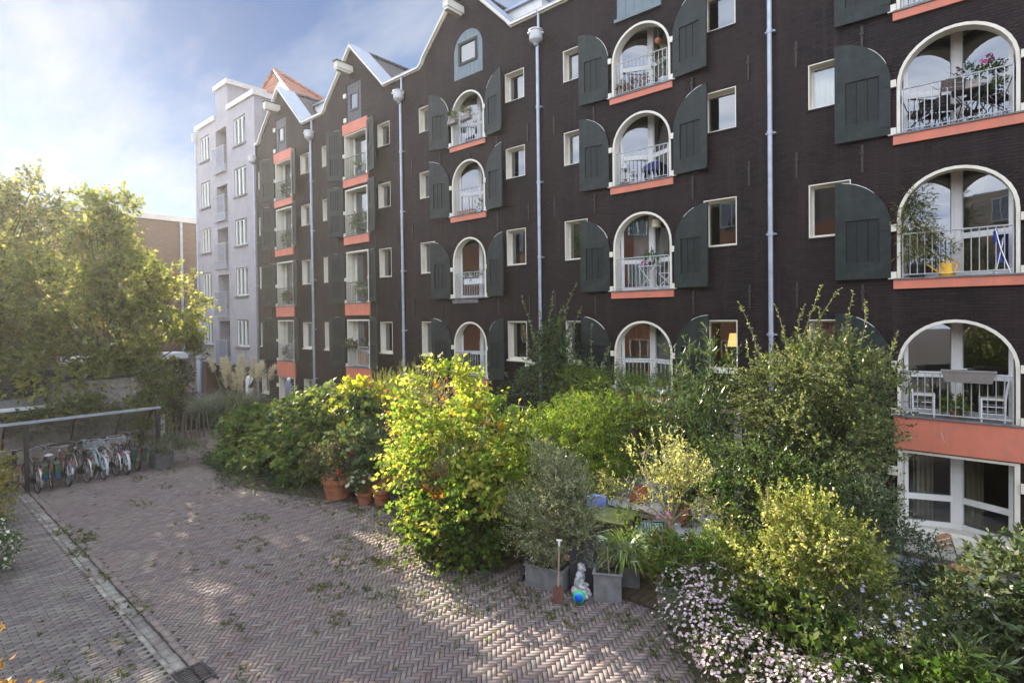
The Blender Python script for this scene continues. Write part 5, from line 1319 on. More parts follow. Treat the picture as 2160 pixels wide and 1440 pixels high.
# big vine mound
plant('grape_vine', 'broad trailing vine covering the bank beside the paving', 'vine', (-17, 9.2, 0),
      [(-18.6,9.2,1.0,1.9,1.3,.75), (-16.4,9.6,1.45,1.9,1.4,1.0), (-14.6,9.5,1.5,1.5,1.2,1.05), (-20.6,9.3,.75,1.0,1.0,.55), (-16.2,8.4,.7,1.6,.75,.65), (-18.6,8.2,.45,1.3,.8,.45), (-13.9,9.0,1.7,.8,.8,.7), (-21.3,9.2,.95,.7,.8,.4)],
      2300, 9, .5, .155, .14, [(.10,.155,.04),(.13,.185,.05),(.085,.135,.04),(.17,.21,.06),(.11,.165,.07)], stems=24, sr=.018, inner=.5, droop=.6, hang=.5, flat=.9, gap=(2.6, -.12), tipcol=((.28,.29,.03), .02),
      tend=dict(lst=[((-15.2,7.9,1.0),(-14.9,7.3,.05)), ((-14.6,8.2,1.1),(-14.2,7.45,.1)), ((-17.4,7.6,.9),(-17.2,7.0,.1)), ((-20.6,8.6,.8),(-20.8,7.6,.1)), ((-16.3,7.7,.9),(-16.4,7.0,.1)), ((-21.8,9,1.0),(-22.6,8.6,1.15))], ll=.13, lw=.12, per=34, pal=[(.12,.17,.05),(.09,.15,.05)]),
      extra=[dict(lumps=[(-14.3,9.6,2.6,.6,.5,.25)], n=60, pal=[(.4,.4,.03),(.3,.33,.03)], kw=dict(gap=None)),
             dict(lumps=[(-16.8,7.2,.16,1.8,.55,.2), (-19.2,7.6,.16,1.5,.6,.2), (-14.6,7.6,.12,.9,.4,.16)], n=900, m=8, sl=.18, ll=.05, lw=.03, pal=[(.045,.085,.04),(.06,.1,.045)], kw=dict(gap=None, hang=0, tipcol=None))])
# rose in terracotta pot
plant('rose_bush', 'small-leaved rose bush with red flowers in the big terracotta pot', 'bush', (-13.35, 8.12, .5), [(-13.5,8.05,.95,.85,.6,.42), (-13.0,8.2,1.25,.55,.45,.3)], 520, 9, .3, .05, .034, [(.05,.075,.03),(.10,.10,.06),(.07,.06,.03)], stems=22, sr=.012,
      flo=[dict(n=5, r=.075, pal=[(.6,.02,.08),(.65,.05,.15)], petals=8), dict(n=40, r=.02, pal=[(.6,.58,.5)])])
plant('papyrus_shrub', 'broad-leaved light green shrub rising behind the rose bush', 'bush', (-12.5, 8.9, .3), [(-12.7,8.7,1.35,.6,.4,.35)], 150, 6, .3, .17, .12, [(.09,.14,.06),(.12,.17,.08)], stems=8)
plant('white_flower_plant', 'white pompon-flowered plant in the small terracotta pot', 'flower', (-12.35, 8.3, .26), [(-12.4,8.25,.55,.42,.35,.32)], 150, 8, .22, .08, .018, MID, stems=22, sr=.008, up=1.2, flo=[dict(n=46, r=.055, pal=[(.72,.74,.7),(.6,.64,.58)], petals=14)])
# bamboo
plant('bamboo', 'dense arching bamboo, its left side sunlit, before the pergola', 'bamboo', (-7.9, 11.0, 0),
      [(-8.6,10.7,1.5,.85,.8,1.0), (-7.5,11.2,1.6,1.2,.9,1.25), (-6.6,11.6,1.9,.8,.6,.95), (-8.4,10.5,.7,.8,.6,.7)], 2300, 9, .4, .15, .022, [(.09,.15,.025),(.13,.2,.03),(.17,.24,.035),(.07,.12,.025)], stems=26, sr=.014, mat_='leaf_thin', hang=1.0, droop=.5, inner=.35, gap=(2.4,-.5))
# climber up the wall with tendrils
TP = [(.09,.14,.06),(.13,.18,.09),(.075,.12,.05)]
plant('climbing_vine', 'leafy climber with long shoots reaching up the wall beside the rain pipe', 'climber', (-10.2, 13.4, 0),
      [(-10.3,13.4,2.6,.95,.4,1.1), (-10.0,13.4,3.8,.6,.35,.8), (-11.3,13.4,1.9,.9,.4,1.0), (-9.3,13.4,2.7,.7,.4,.7)], 1150, 9, .32, .075, .05, TP+DARK, stems=14, inner=.2, gap=(2.6,-.2),
      tend=dict(lst=[((-10.6,13.4,3.8),(-11.35,13.5,5.5)), ((-10.3,13.4,3.9),(-10.05,13.5,5.65)), ((-9.9,13.4,3.9),(-9.15,13.4,5.75)), ((-9.7,13.4,3.6),(-8.95,13.4,5.1)), ((-10.5,13.4,3.6),(-10.6,13.5,5.0)), ((-10.9,13.4,3.2),(-11.3,13.5,4.6)), ((-8.7,13.5,2.8),(-8.85,13.7,4.6)), ((-8.5,13.5,2.9),(-8.2,13.7,4.0)), ((-10.0,13.4,4.0),(-9.6,13.4,5.1))], ll=.12, lw=.09, per=52, pal=[(.17,.22,.12),(.22,.27,.15)]),
      flo=[dict(lumps=[(-10.6,13.0,3.35,.18,.1,.14)], n=34, r=.06, pal=[(.75,.78,.8)], inner=.2)])
# pergola roof of leaves
plant('pergola_climber', 'feathery green climber lying over the pergola in front of the door', 'climber', (-6.8, 12.6, 2.3),
      [(-7.6,12.7,2.9,1.1,.7,.42), (-6.2,12.7,2.85,1.1,.7,.42), (-5.0,12.6,2.7,.8,.6,.45), (-8.7,12.9,3.0,.6,.5,.5), (-7.9,12.1,2.4,.9,.4,.4), (-5.6,12.1,2.35,.9,.35,.35)], 2000, 11, .28, .055, .024, [(.11,.17,.03),(.15,.21,.04),(.09,.14,.03),(.18,.23,.05)], stems=10, inner=.2, zmin=-.9, hang=.2)
# large-leaved willow-like shrub
plant('oleander_shrub', 'tall loose shrub with long grey-green leaves left of the big bush', 'bush', (-4.9, 11.6, 0),
      [(-5.0,11.7,2.9,.75,.5,1.1), (-4.5,11.6,3.4,.5,.4,.9), (-4.9,11.5,1.9,.9,.6,1.0), (-5.6,11.4,2.3,.5,.4,.7)], 360, 9, .5, .15, .030, [(.06,.10,.045),(.085,.125,.06),(.05,.08,.03)], stems=26, sr=.018, mat_='leaf_gloss', up=1.1, spread=.7, inner=.25, gap=(2.2,-.25))
plant('mixed_hedge', 'shadowed mass of mixed greenery below the long-leaved shrub', 'hedge', (-4.2, 10.8, 0), [(-4.2,10.9,1.2,1.0,.7,1.1), (-3.2,10.6,1.4,1.0,.7,1.1), (-2.3,10.6,1.2,.8,.6,1.0)], 1700, 10, .3, .06, .034, DARK+MID[:1], stems=14, inner=.3)
# the big bush against the wall
plant('elaeagnus_bush', 'large dense dark green bush with long shoots against the wall by the rain pipe', 'bush', (-2.7, 12.0, 0),
      [(-2.5,12.0,3.5,1.15,.9,.85), (-3.2,12.0,3.0,1.0,.8,1.0), (-1.95,11.9,3.2,.8,.8,.75), (-2.6,11.6,2.3,1.2,.9,.95), (-2.5,11.6,1.3,1.1,.8,1.0), (-3.4,11.9,1.9,.8,.7,1.0), (-1.95,11.6,2.5,.6,.6,.5)],
      3400, 11, .33, .064, .036, [(.11,.145,.055),(.15,.18,.075),(.2,.225,.105),(.085,.115,.045)], stems=30, sr=.022, inner=.45, gap=(2.5,-.35),
      tend=dict(lst=[((-2.9,11.8,4.0),(-2.45,11.8,5.35)), ((-2.7,11.8,4.1),(-2.15,11.8,5.25)), ((-3.0,11.8,3.9),(-3.3,11.8,5.0)), ((-2.2,11.8,4.0),(-1.95,11.8,5.2)), ((-1.9,11.8,3.9),(-1.75,11.7,5.05)), ((-3.5,11.8,3.6),(-4.0,11.8,5.05)), ((-3.8,11.7,3.1),(-4.25,11.7,4.15)), ((-3.6,11.8,3.2),(-3.85,11.8,4.3)), ((-2.5,11.8,4.0),(-2.5,11.8,4.9)), ((-1.6,11.7,3.5),(-1.25,11.6,4.5)), ((-2.9,11.8,4.0),(-2.75,11.8,5.0))], ll=.095, lw=.05, per=52, pal=[(.2,.24,.11),(.26,.28,.14)]))
plant('grey_shrub', 'grey-green shrub at the edge of the slate patio', 'bush', (-1.5, 10.6, 0), [(-1.5,10.6,1.0,.62,.55,.75), (-.95,10.7,.85,.4,.4,.45), (-1.6,10.8,1.6,.5,.4,.4), (-.85,10.6,.5,.3,.3,.3)], 900, 11, .24, .042, .026, [(.10,.135,.09),(.13,.16,.11),(.08,.115,.07)], stems=16, gap=(3,-.3))
# olive in the troughs
plant('olive_bush', 'grey-green olive bush spilling over the zinc trough', 'bush', (-6.0, 7.95, .33),
      [(-6.25,8.0,1.05,.75,.55,.75), (-5.85,8.2,1.35,.45,.45,.6), (-6.5,8.2,1.9,.38,.35,.55), (-5.95,8.2,1.7,.4,.4,.5), (-6.3,7.8,.55,.55,.35,.3), (-5.6,8.2,1.0,.3,.3,.35)], 2300, 12, .28, .05, .018, OLV, stems=30, sr=.014, stem_mat='twig', inner=.25, gap=(3.2,-.25), up=.8, mat_='leaf',
      tend=dict(lst=[((-6.3,8.1,1.9),(-6.45,8.1,2.5)), ((-5.8,8.2,1.8),(-5.75,8.2,2.35)), ((-5.6,8.2,1.6),(-5.45,8.2,2.1))], ll=.045, lw=.014, per=60, pal=OLV))
plant('lavender', 'small silvery lavender in the square zinc planter', 'plant', (-5.05, 8.15, .42), [(-5.12,8.1,.62,.22,.2,.2), (-4.75,8.35,.75,.16,.16,.16)], 190, 12, .16, .035, .009, [(.19,.21,.19),(.25,.27,.25)], stems=14, sr=.006, up=1)
st = thing('garden_cane', 'thin bamboo cane standing in the square zinc planter', 'cane', (-4.86, 8.0, .4)); MB().tube([(0,0,0), (-.03,0,.55)], .008, 6).build('shaft', M['twig'], st); MB().tube([(-.03,0,.55), (-.033,0,.58)], .012, 6).build('cap', M['black'], st)
plant('strap_leaf_plant', 'green strap-leaved plant spilling over the small zinc planter', 'plant', (-4.95, 8.72, .38), None, 0, 0, 0, 0, 0, [], stems=0, mat_='leaf_gloss', blades=[strap_blades(230, .8, .05, [(.22,.33,.05),(.28,.37,.08),(.16,.26,.04)], 1.0, 6, .8)])
plant('leafy_perennial', 'light green leafy stems behind the strap-leaved plant', 'plant', (-5.0, 9.1, .06), [(-4.9,9.1,.6,.25,.25,.35), (-5.2,9.2,.95,.12,.12,.3)], 70, 8, .25, .075, .03, [(.12,.17,.04),(.09,.14,.03)], stems=14, sr=.008, up=1)
# pale-leaved small tree
def branch_tree(base, tips, r0, fork):
    mb = MB(); b = np.array(base); k = np.array(fork); mb.tube([tuple(b), tuple((b+k)/2+np.array([.04,0,0])), tuple(k)], r0, 8, r2=r0*.72)
    for t in tips:
        t = np.array(t); q = (k+t)/2 + np.array([random.uniform(-.12,.12), random.uniform(-.1,.1), random.uniform(-.05,.1)])
        mb.tube([tuple(k), tuple((k+q)/2+np.array([0,0,.03])), tuple(q), tuple(t)], r0*.45, 6, r2=.006)
        for _ in range(4):
            s = q + (t-q)*random.random(); e = s + np.array([random.uniform(-.25,.25), random.uniform(-.2,.2), random.uniform(0,.25)]); mb.tube([tuple(s), tuple((s+e)/2+np.array([.02,.02,.03])), tuple(e)], .010, 5, r2=.004)
    return mb
tips = [(-.9,-.1,1.45), (-.65,.1,1.9), (-.2,0,2.15), (.25,.1,2.2), (.55,0,1.7), (.6,.0,1.05), (-1.05,0,1.0), (-.4,-.25,1.6), (.1,-.2,1.8), (.75,.1,1.35), (-.75,-.15,.95)]
plant('small_tree', 'small gnarled tree with pale sunlit leaves above the garden chairs', 'tree', (-4.3, 9.2, .35),
      [(-5.05,9.15,1.8,.5,.4,.38), (-4.6,9.2,2.25,.55,.45,.36), (-4.0,9.2,2.0,.35,.35,.4), (-5.35,9.1,1.5,.3,.3,.2), (-4.5,9.1,1.75,.5,.4,.3), (-3.7,9.2,1.45,.2,.2,.15)], 390, 9, .24, .062, .022, [(.40,.40,.19),(.48,.47,.26),(.32,.33,.15),(.25,.26,.12)], stems=0, fname='crown', sname='trunk', stem_mat='twig', mat_='leaf_thin', up=1.0, inner=.2, gap=(3.4,-.15), trunk=branch_tree((0,0,0), tips, .075, (-.02,0,.75)))
plant('oleander', 'long-leaved bright green plant above the white asters', 'plant', (-3.7, 8.45, .5), [(-3.75,8.35,.95,.36,.3,.25), (-3.35,8.5,1.05,.28,.3,.22), (-3.95,8.3,.7,.26,.3,.25)], 110, 16, .22, .16, .026, [(.12,.19,.04),(.16,.23,.06),(.10,.15,.03)], stems=14, sr=.012, up=1.2, spread=1.1, mat_='leaf_gloss',
      extra=[dict(lumps=[(-4.05,8.3,.85,.2,.25,.35)], n=55, m=9, ll=.06, lw=.035, pal=[(.14,.17,.03),(.2,.2,.06)])], flo=[dict(lumps=[(-4.1,8.4,1.5,.22,.15,.12)], n=12, r=.035, pal=[(.5,.2,.5),(.4,.2,.2)])])
# bright rounded shrub
plant('golden_shrub', 'rounded sunlit golden-green shrub behind the white asters', 'bush', (-2.2, 8.8, 0),
      [(-2.4,8.8,1.05,1.0,.75,.65), (-1.85,8.9,1.3,.75,.6,.55), (-2.85,8.8,.95,.6,.5,.5), (-2.5,8.9,1.65,.32,.35,.4), (-2.05,8.9,1.75,.3,.3,.4), (-1.5,8.8,.85,.55,.5,.45), (-3.15,8.6,.65,.5,.4,.4), (-1.8,8.3,.7,.6,.4,.4), (-1.3,8.9,1.2,.35,.3,.3), (-3.1,8.9,1.25,.3,.3,.3)], 2100, 10, .28, .05, .034, [(.22,.25,.075),(.29,.31,.11),(.16,.2,.05),(.36,.36,.17)], stems=40, sr=.012, stem_mat='twig', mat_='leaf_thin', inner=.4, up=.8, gap=(3,-.12),
      tend=dict(lst=[((-2.6,8.8,1.7),(-2.6,8.8,2.2)), ((-2.1,8.8,1.9),(-2.05,8.8,2.25)), ((-1.8,8.9,1.9),(-1.75,8.9,2.25)), ((-3.1,8.8,1.2),(-3.2,8.8,1.6)), ((-1.4,8.8,1.6),(-1.3,8.8,1.95)), ((-2.4,8.8,1.9),(-2.35,8.8,2.3))], ll=.05, lw=.035, per=30, pal=[(.26,.25,.05)]))
LILF = [(.62,.51,.62),(.68,.58,.66),(.54,.45,.58),(.74,.66,.68)]
plant('white_asters', 'sprawling bank of small white-lilac asters along the edge of the paving', 'flowers', (-2.6, 7.4, 0),
      [(-3.0,7.55,.42,.75,.6,.42), (-2.3,7.15,.38,.75,.55,.4), (-1.6,7.0,.35,.7,.5,.38), (-3.55,8.05,.6,.4,.4,.4), (-3.1,8.0,.75,.5,.4,.35), (-1.2,7.2,.4,.6,.5,.4)], 1500, 9, .2, .05, .013, [(.05,.085,.02),(.07,.11,.03),(.09,.12,.035)], stems=30, sr=.006, inner=.4,
      flo=[dict(n=2900, r=.024, pal=LILF, petals=7, gap=(2.2,-.55), inner=.95, upb=.7)])
plant('lilac_asters', 'looser clump of lilac asters beside the slate patio', 'flowers', (-1.1, 8.4, 0),
      [(-1.0,8.3,.5,.5,.5,.5), (-1.35,8.6,.85,.4,.35,.35), (-.75,8.5,.65,.35,.35,.45)], 700, 9, .22, .055, .018, [(.06,.09,.02),(.09,.12,.03),(.12,.13,.04)], stems=26, sr=.007, inner=.3,
      flo=[dict(n=270, r=.030, pal=[(.55,.52,.70),(.62,.6,.74)], petals=7, gap=(3,-.1), inner=.9)])
plant('ground_ivy', 'dark broad-leaved ground plants between the two clumps of asters', 'plant', (-1.9, 7.8, 0), [(-2.1,8.0,.55,.7,.5,.45), (-1.5,7.6,.45,.5,.4,.4)], 420, 7, .26, .10, .07, [(.055,.085,.02),(.08,.12,.03),(.04,.07,.02)], stems=12, flo=[dict(lumps=[(-2.5,8.25,1.05,.12,.08,.1)], n=16, r=.045, pal=[(.78,.76,.76)], inner=.2)])
plant('low_green_plant', 'low bright green leafy plant at the bottom edge of the bed', 'plant', (-.8, 7.7, 0), [(-.95,7.7,.3,.6,.4,.3), (-.35,7.9,.35,.5,.4,.35)], 420, 8, .22, .085, .055, [(.07,.125,.02),(.1,.16,.03)], stems=12)
plant('bamboo_sprouts', 'fan-leaved green sprouts at the bottom right', 'plant', (-.25, 8.3, .2), [(-.35,8.3,.62,.3,.3,.2), (-.1,8.4,.75,.2,.2,.15)], 34, 9, .1, .2, .034, [(.11,.16,.05),(.14,.19,.07)], stems=10, sr=.008, up=.8, spread=1.2, mat_='leaf_gloss')
plant('skimmia_bush', 'glossy dark green bush with a few white flower heads at the right edge', 'bush', (.1, 9.6, 0),
      [(.15,9.7,1.1,.55,.6,.6), (-.15,9.4,.7,.5,.5,.55), (.5,9.8,1.4,.5,.5,.5), (.2,9.3,.45,.7,.5,.45), (.6,9.2,.8,.6,.6,.6)], 850, 9, .2, .095, .048, [(.06,.09,.035),(.085,.115,.045),(.11,.14,.07),(.045,.07,.025)], stems=20, mat_='leaf_gloss', inner=.5, hang=.3, gap=(3,-.4),
      flo=[dict(lumps=[(x,y,z,.06,.05,.05)], n=16, r=.022, pal=[(.78,.76,.76)], inner=.3) for x,y,z in ((-.2,9.0,.62),(.05,9.05,.95),(.2,9.2,1.35),(-.05,9.2,1.2),(.3,9.0,.75),(-.35,8.95,.25))])
plant('standard_tree', 'little clipped ball tree on thin stems beside the patio', 'tree', (-.68, 10.4, 0), [(-.68,10.4,.72,.22,.22,.2)], 150, 9, .14, .05, .03, [(.06,.075,.03),(.09,.1,.05)], stems=5, sr=.014, fname='crown', sname='trunk')
# pampas grass
pal = [(.13,.165,.09),(.18,.21,.12),(.10,.14,.07),(.21,.22,.14)]
pm = thing('pampas_grass', 'pampas grass with cream plumes before the lilac tower', 'ornamental grass', (-27.0, 11.3, 0))
bl = [strap_blades(1500, 2.3, .022, pal, 1.0, 7, .62, 1.0, .5), strap_blades(700, 1.7, .02, pal, .7, 6, .5, 1.1, .6)]
bl2 = []
for V, F, C in (strap_blades(1100, 1.9, .02, pal, .9, 7, .6, 1.1, .5),): V = V.copy(); V[:, 0] += -2.2; V[:, 1] += -.5; V[:, 2] = np.maximum(V[:, 2], .0); bl2.append((V, F, C))
for V, F, C in bl: V[:, 2] = np.maximum(V[:, 2], .02)
V, F, C = merge(bl+bl2); np_mesh('blade', V, F, M['leaf'], pm, C)
smb = MB(); pp_ = []
for k in range(19):
    x = -2.7 + 5.6*(k+.5)/19 + random.uniform(-.15,.15); y = random.uniform(-.4,.4); top = random.uniform(2.0, 3.1)*(1 - .1*abs(x)/2.6); b0 = np.array([x*.45, y*.4, 0]); t = np.array([x, y, top])
    smb.tube([tuple(b0), tuple(b0*.6+t*.4+np.array([0,0,.35])), tuple(t*.88+b0*.12), tuple(t-np.array([0,0,.45]))], .012, 5)
    n = 640; u = RNG.random(n); ax = unit((t-b0)*np.array([1,1,1.0])); L_ = random.uniform(.75, 1.0); c = (t-ax*L_*.75) + ax*(u*L_)[:, None] + np.array([ax[0], 0, -.35])*((u**2)*.18)[:, None]
    rad = .21*np.sin(np.pi*np.clip(u*.85+.12, 0, 1))**.8; c = c + rdir(n)*(rad*(.75+.5*np.sin(u*23+k))*RNG.random(n)**.7)[:, None]; Dv = unit(ax + .8*rdir(n) + np.array([0,0,-.1]))
    V, F = leaf_quads(c, Dv, rdir(n), .16*(.5+.8*RNG.random(n)), .012*np.ones(n)); pp_.append((V, F, np.clip(np.array([.66,.61,.50])*(1+RNG.normal(0,.25,(n,1))), .1, .9)))
smb.build('stem', M['twig'], pm); V, F, C = merge(pp_); np_mesh('plume', V, F, M['petal'], pm, C)
plant('sedge_mound', 'soft green mound of grass at the foot of the pampas grass', 'grass clump', (-27.4, 10.2, 0), None, 0,0,0,0,0,[], stems=0, blades=[strap_blades(1800, 1.25, .016, [(.06,.10,.05),(.09,.125,.065),(.05,.08,.04)], .95, 5, .6, 1.2, .9)])

# left-hand trees
def tree(label, base, h, lumps, n, ll, pal, tr=.16, group='trees behind the bicycle shelter', m=9, **kw):
    b = np.array(base); tk = MB(); tk.tube([(0,0,0), (.05,.05,h*.3), (-.05,.02,h*.6), (0,0,h*.9)], tr, 10, r2=tr*.3)
    for l in lumps:
        for _ in range(3):
            q = np.array([random.uniform(-.6,.6)*l[3], random.uniform(-.6,.6)*l[4], random.uniform(-.3,.6)*l[5]]) + np.array(l[:3]) - b; z0 = h*random.uniform(.2,.55)
            tk.tube([(0,0,z0), tuple(q*.45+np.array([0,0,z0*.6])), tuple(q)], tr*.4, 6, r2=.015)
    return plant('leafy_tree', label, 'tree', base, lumps, n, m, .5, ll, ll*.62, pal, stems=0, fname='crown', sname='trunk', stem_mat='bark', trunk=tk, group=group, mat_='leaf_thin', **kw)
tree('tall hazy green tree at the left edge behind the bicycle shelter', (-29, 2.4, 0), 9.5, [(-29,3.2,8.3,1.8,2.0,1.9), (-29,1.0,7.0,1.9,2.4,2.2), (-29,4.4,9.6,1.1,.9,1.3), (-29,3.6,6.2,1.8,2.4,1.9), (-29,0.8,4.2,1.8,3.0,2.0), (-28.7,3.4,3.9,1.6,2.4,1.7), (-29,-1.6,6.5,1.8,2.0,2.4), (-28.5,2.2,5.4,1.6,1.8,1.6), (-29,2.2,9.2,1.2,1.2,1.0)], 4600, .17, [(.19,.20,.11),(.23,.24,.12),(.16,.18,.09)], .2, gap=(1.5,-.32), inner=.35, hang=.4)
tree('sunlit yellow-green tree with spreading branches behind the bicycle shelter', (-26.3, 6.2, 0), 7.5, [(-26.2,6.6,6.4,1.4,1.6,1.2), (-26,8.2,5.7,1.2,1.05,1.4), (-26,5.4,8.6,.9,.8,1.0), (-26,6.0,4.4,1.4,2.1,1.4), (-26,8.0,3.7,1.0,1.2,1.0), (-26,4.6,2.9,1.2,1.8,1.0), (-26,7.0,2.2,.9,1.4,.9), (-26,6.5,9.3,.35,.4,.55), (-26,5.9,7.8,.8,.9,.7), (-26,4.3,5.9,1.2,1.6,1.3)], 3900, .16, [(.20,.23,.08),(.26,.28,.10),(.16,.19,.07),(.31,.31,.11)], .15, gap=(1.7,-.18), inner=.35, hang=.4)
plant('shed_climber', 'climber hanging over the shed wall behind the bicycle shelter', 'climber', (-25, 4.5, 0), [(-24.7,6.3,1.6,.35,1.2,.9), (-24.7,4.8,1.5,.35,1.0,.6), (-24.7,3.5,1.4,.3,.7,.35), (-24.8,7.0,2.4,.4,.9,.6)], 1100, 9, .3, .12, .085, [(.15,.18,.07),(.19,.22,.09),(.12,.15,.06)], stems=14, inner=.2, gap=(2.2,-.2), flo=[dict(n=14, r=.06, pal=[(.65,.62,.5)], inner=.9)])
plant('hedge', 'dark clipped hedge above the picket fence', 'hedge', (-27.2, 8.6, 0), [(-27.2,8.6,2.4,.7,.75,.6), (-27.3,8.5,1.4,.6,.55,.9), (-27.3,8.4,.6,.6,.6,.6)], 1600, 9, .2, .06, .04, [(.05,.06,.02),(.065,.075,.025),(.04,.05,.018)], stems=10, inner=.5)
plant('wispy_shrub', 'wispy yellow-green shrub at the end post of the bicycle shelter', 'bush', (-21.6, 6.3, 0), [(-21.8,6.2,1.2,.4,.5,.7)], 170, 9, .3, .08, .03, [(.16,.16,.05),(.11,.12,.04)], stems=16, sr=.01, up=1)
plant('box_plant', 'grey-green plant spilling out of the stone planter box', 'plant', (-20.7, 6.2, .45), [(-20.5,6.3,.62,.5,.45,.28), (-20.2,6.8,.45,.5,.4,.25)], 260, 10, .3, .1, .022, [(.10,.13,.08),(.14,.17,.11),(.15,.13,.09)], stems=14, sr=.008)
plant('dark_bush', 'dark bush growing beside the bicycles at the tower', 'bush', (-33.0, 13.2, 0), [(-32.6,13.2,1.0,1.3,.6,1.0), (-30.8,13.0,.8,.9,.6,.8)], 700, 9, .3, .08, .05, [(.04,.05,.025),(.06,.065,.03)], stems=10)
tree('dark leafy tree added out of view left of the frame to shade the paving', (-22, -4.0, 0), 9, [(-22,-4,6.5,2.6,2.6,2.6), (-22.5,-2.8,9.0,2.0,2.0,1.8), (-21,-6,5.5,2,2,2), (-23,-1.8,5.2,1.8,1.8,2.2)], 1600, .2, DARK, .2, group=None, inner=.3)  # unseen tree, added to keep the sun off the near paving
# near plants at the left edge
plant('daisy_bush', 'bush of small white flowers at the left edge of the frame', 'flowers', (-14.4, 1.35, 0), [(-14.4,1.35,.45,.55,.42,.42), (-14.9,1.25,.75,.45,.4,.3)], 420, 9, .2, .05, .025, MID, stems=16, flo=[dict(n=260, r=.034, pal=[(.74,.75,.76)], petals=8, inner=.95)])
plant('yellow_leaf_shrub', 'yellowing shrub at the left edge near the lantern', 'bush', (-18.0, 1.75, 0), [(-18.0,1.7,.75,.6,.35,.75), (-18.4,1.75,1.3,.4,.3,.4)], 380, 9, .3, .07, .04, [(.28,.26,.07),(.2,.2,.05),(.36,.27,.08)], stems=18, sr=.01)
plant('autumn_twig_shrub', 'orange-brown leaved twigs at the lower left corner', 'bush', (-5.75, .42, 0), [(-5.62,.36,2.25,.24,.14,.38), (-5.7,.36,1.6,.28,.2,.5)], 130, 8, .2, .055, .034, [(.28,.15,.05),(.2,.15,.06),(.35,.2,.06)], stems=14, sr=.01)

# small plants in the balcony pots
def pot_plant(name, label, x, y, z, lumps, n, ll, lw, pal, m=8, sl=.18, blades=None, flo=None, **kw):
    lm = [(x+a, y+b, z+c, rx, ry, rz) for a, b, c, rx, ry, rz in lumps] if lumps else None
    return plant(name, label, 'potted plant', (x, y, z), lm, n, m, sl, ll, lw, pal, stems=6 if lm else 0, sr=.007, blades=blades, flo=flo, zmin=-.6, **kw)
Z = [l+.03 for l in LV]
pot_plant('potted_bamboo', 'leafy bamboo climbing up the left of the nearest balcony', -1.22, FY, Z[1]+.22, [(.0,-.02,.45,.28,.18,.4), (-.05,-.12,1.0,.26,.2,.42), (.25,-.1,.35,.34,.16,.3), (.0,-.05,1.35,.14,.12,.25)], 330, .11, .018, [(.14,.145,.03),(.19,.18,.045),(.10,.12,.03)], hang=.7, sl=.24)
pot_plant('potted_plant', 'round green plant in the small pot between the white chairs', -.60, FY, Z[0]+.12, [(0,0,.12,.15,.13,.15)], 60, .06, .05, [(.12,.17,.02),(.2,.21,.03)])
pot_plant('potted_flowers', 'pink-flowered plant in the wooden box on the dark table', -.42, FY+.08, Z[2]+.89, [(.1,0,.12,.2,.1,.15), (.33,-.05,-.05,.12,.1,.3)], 70, .05, .035, MID, flo=[dict(lumps=[(-.5,FY+.05,Z[2]+1.08,.1,.05,.08), (-.1,FY+.0,Z[2]+1.22,.1,.05,.1)], n=9, r=.05, pal=[(.75,.12,.5)], petals=7, inner=.4)])
pot_plant('potted_flowers', 'white-flowered stems filling the right of the top middle balcony', -6.85, FY, Z[3]+.2, [(0,0,.35,.2,.14,.4), (-.1,0,.6,.2,.12,.3)], 120, .05, .02, [(.14,.15,.06),(.22,.2,.1)], flo=[dict(n=14, r=.045, pal=[(.8,.78,.75)], petals=8)])
for k, x in enumerate((-8.12, -7.9, -7.5)): pot_plant('potted_plant', 'dry reddish plant in the '+('left', 'second', 'brown middle')[k]+' pot of the top middle balcony', x, FY-.06, Z[3]+.12, [(0,0,.14,.14,.1,.16)], 40, .06, .025, [(.2,.1,.06),(.16,.13,.06)])
pot_plant('potted_plant', 'small green plant on the white bistro table', -7.3, FY, Z[1]+.8, [(0,0,.08,.1,.1,.1)], 40, .06, .035, MID)
for k, x in enumerate((-14.98, -14.25)): pot_plant('potted_plant', ('green tuft in the low rail box', 'dry tuft in the high rail box')[k]+' of the top narrow balcony', x, D-.14, Z[3]+.94, [(0,0,.08,.15,.07,.12)], 50, .07, .02, ([(.14,.17,.06)], [(.22,.2,.08)])[k], up=1)
pot_plant('potted_plant', 'seedling in the small dark pot beside three terracotta pots', -13.8, FY-.05, Z[2]+.1, [(0,0,.2,.1,.1,.2)], 26, .07, .03, MID)
pot_plant('potted_plant', 'green plants in the long white trough', -14.2, D+.12, LV[1]+.72, [(-.2,0,.06,.3,.08,.1), (.2,0,.05,.2,.08,.08)], 60, .08, .02, DARK, up=1)
pot_plant('potted_plant', 'pale-leaved plant on the lowest narrow balcony', -14.65, FY, Z[0]+.15, [(0,-.05,.3,.24,.14,.3)], 90, .1, .035, [(.1,.13,.1),(.16,.19,.15)])
pot_plant('potted_palm', 'spiky palm on the top square-headed balcony', -21.35, FY-.1, Z[3]+.45, None, 0, 0, 0, [], blades=[strap_blades(60, .55, .035, [(.12,.16,.05),(.18,.2,.07)], .8, 4, .5)])
pot_plant('potted_plant', 'bushy green plant filling the third square-headed balcony', -21.3, FY-.1, Z[2]+.22, [(0,0,.45,.45,.15,.3), (-.2,-.02,.3,.3,.12,.25)], 170, .07, .035, [(.1,.14,.04),(.16,.18,.06)])
pot_plant('potted_plant', 'trailing plant on the second square-headed balcony', -21.35, FY-.1, Z[1]+.22, [(0,0,.4,.4,.12,.25)], 110, .08, .02, [(.12,.14,.06),(.2,.2,.08)], up=.8)
pot_plant('potted_flowers', 'red and green flowers in the box of the lowest square-headed balcony', -21.75, D-.18, Z[0]+.96, [(0,0,.08,.42,.1,.14)], 100, .06, .035, MID, flo=[dict(n=12, r=.05, pal=[(.6,.05,.12),(.55,.1,.2)], petals=7)])
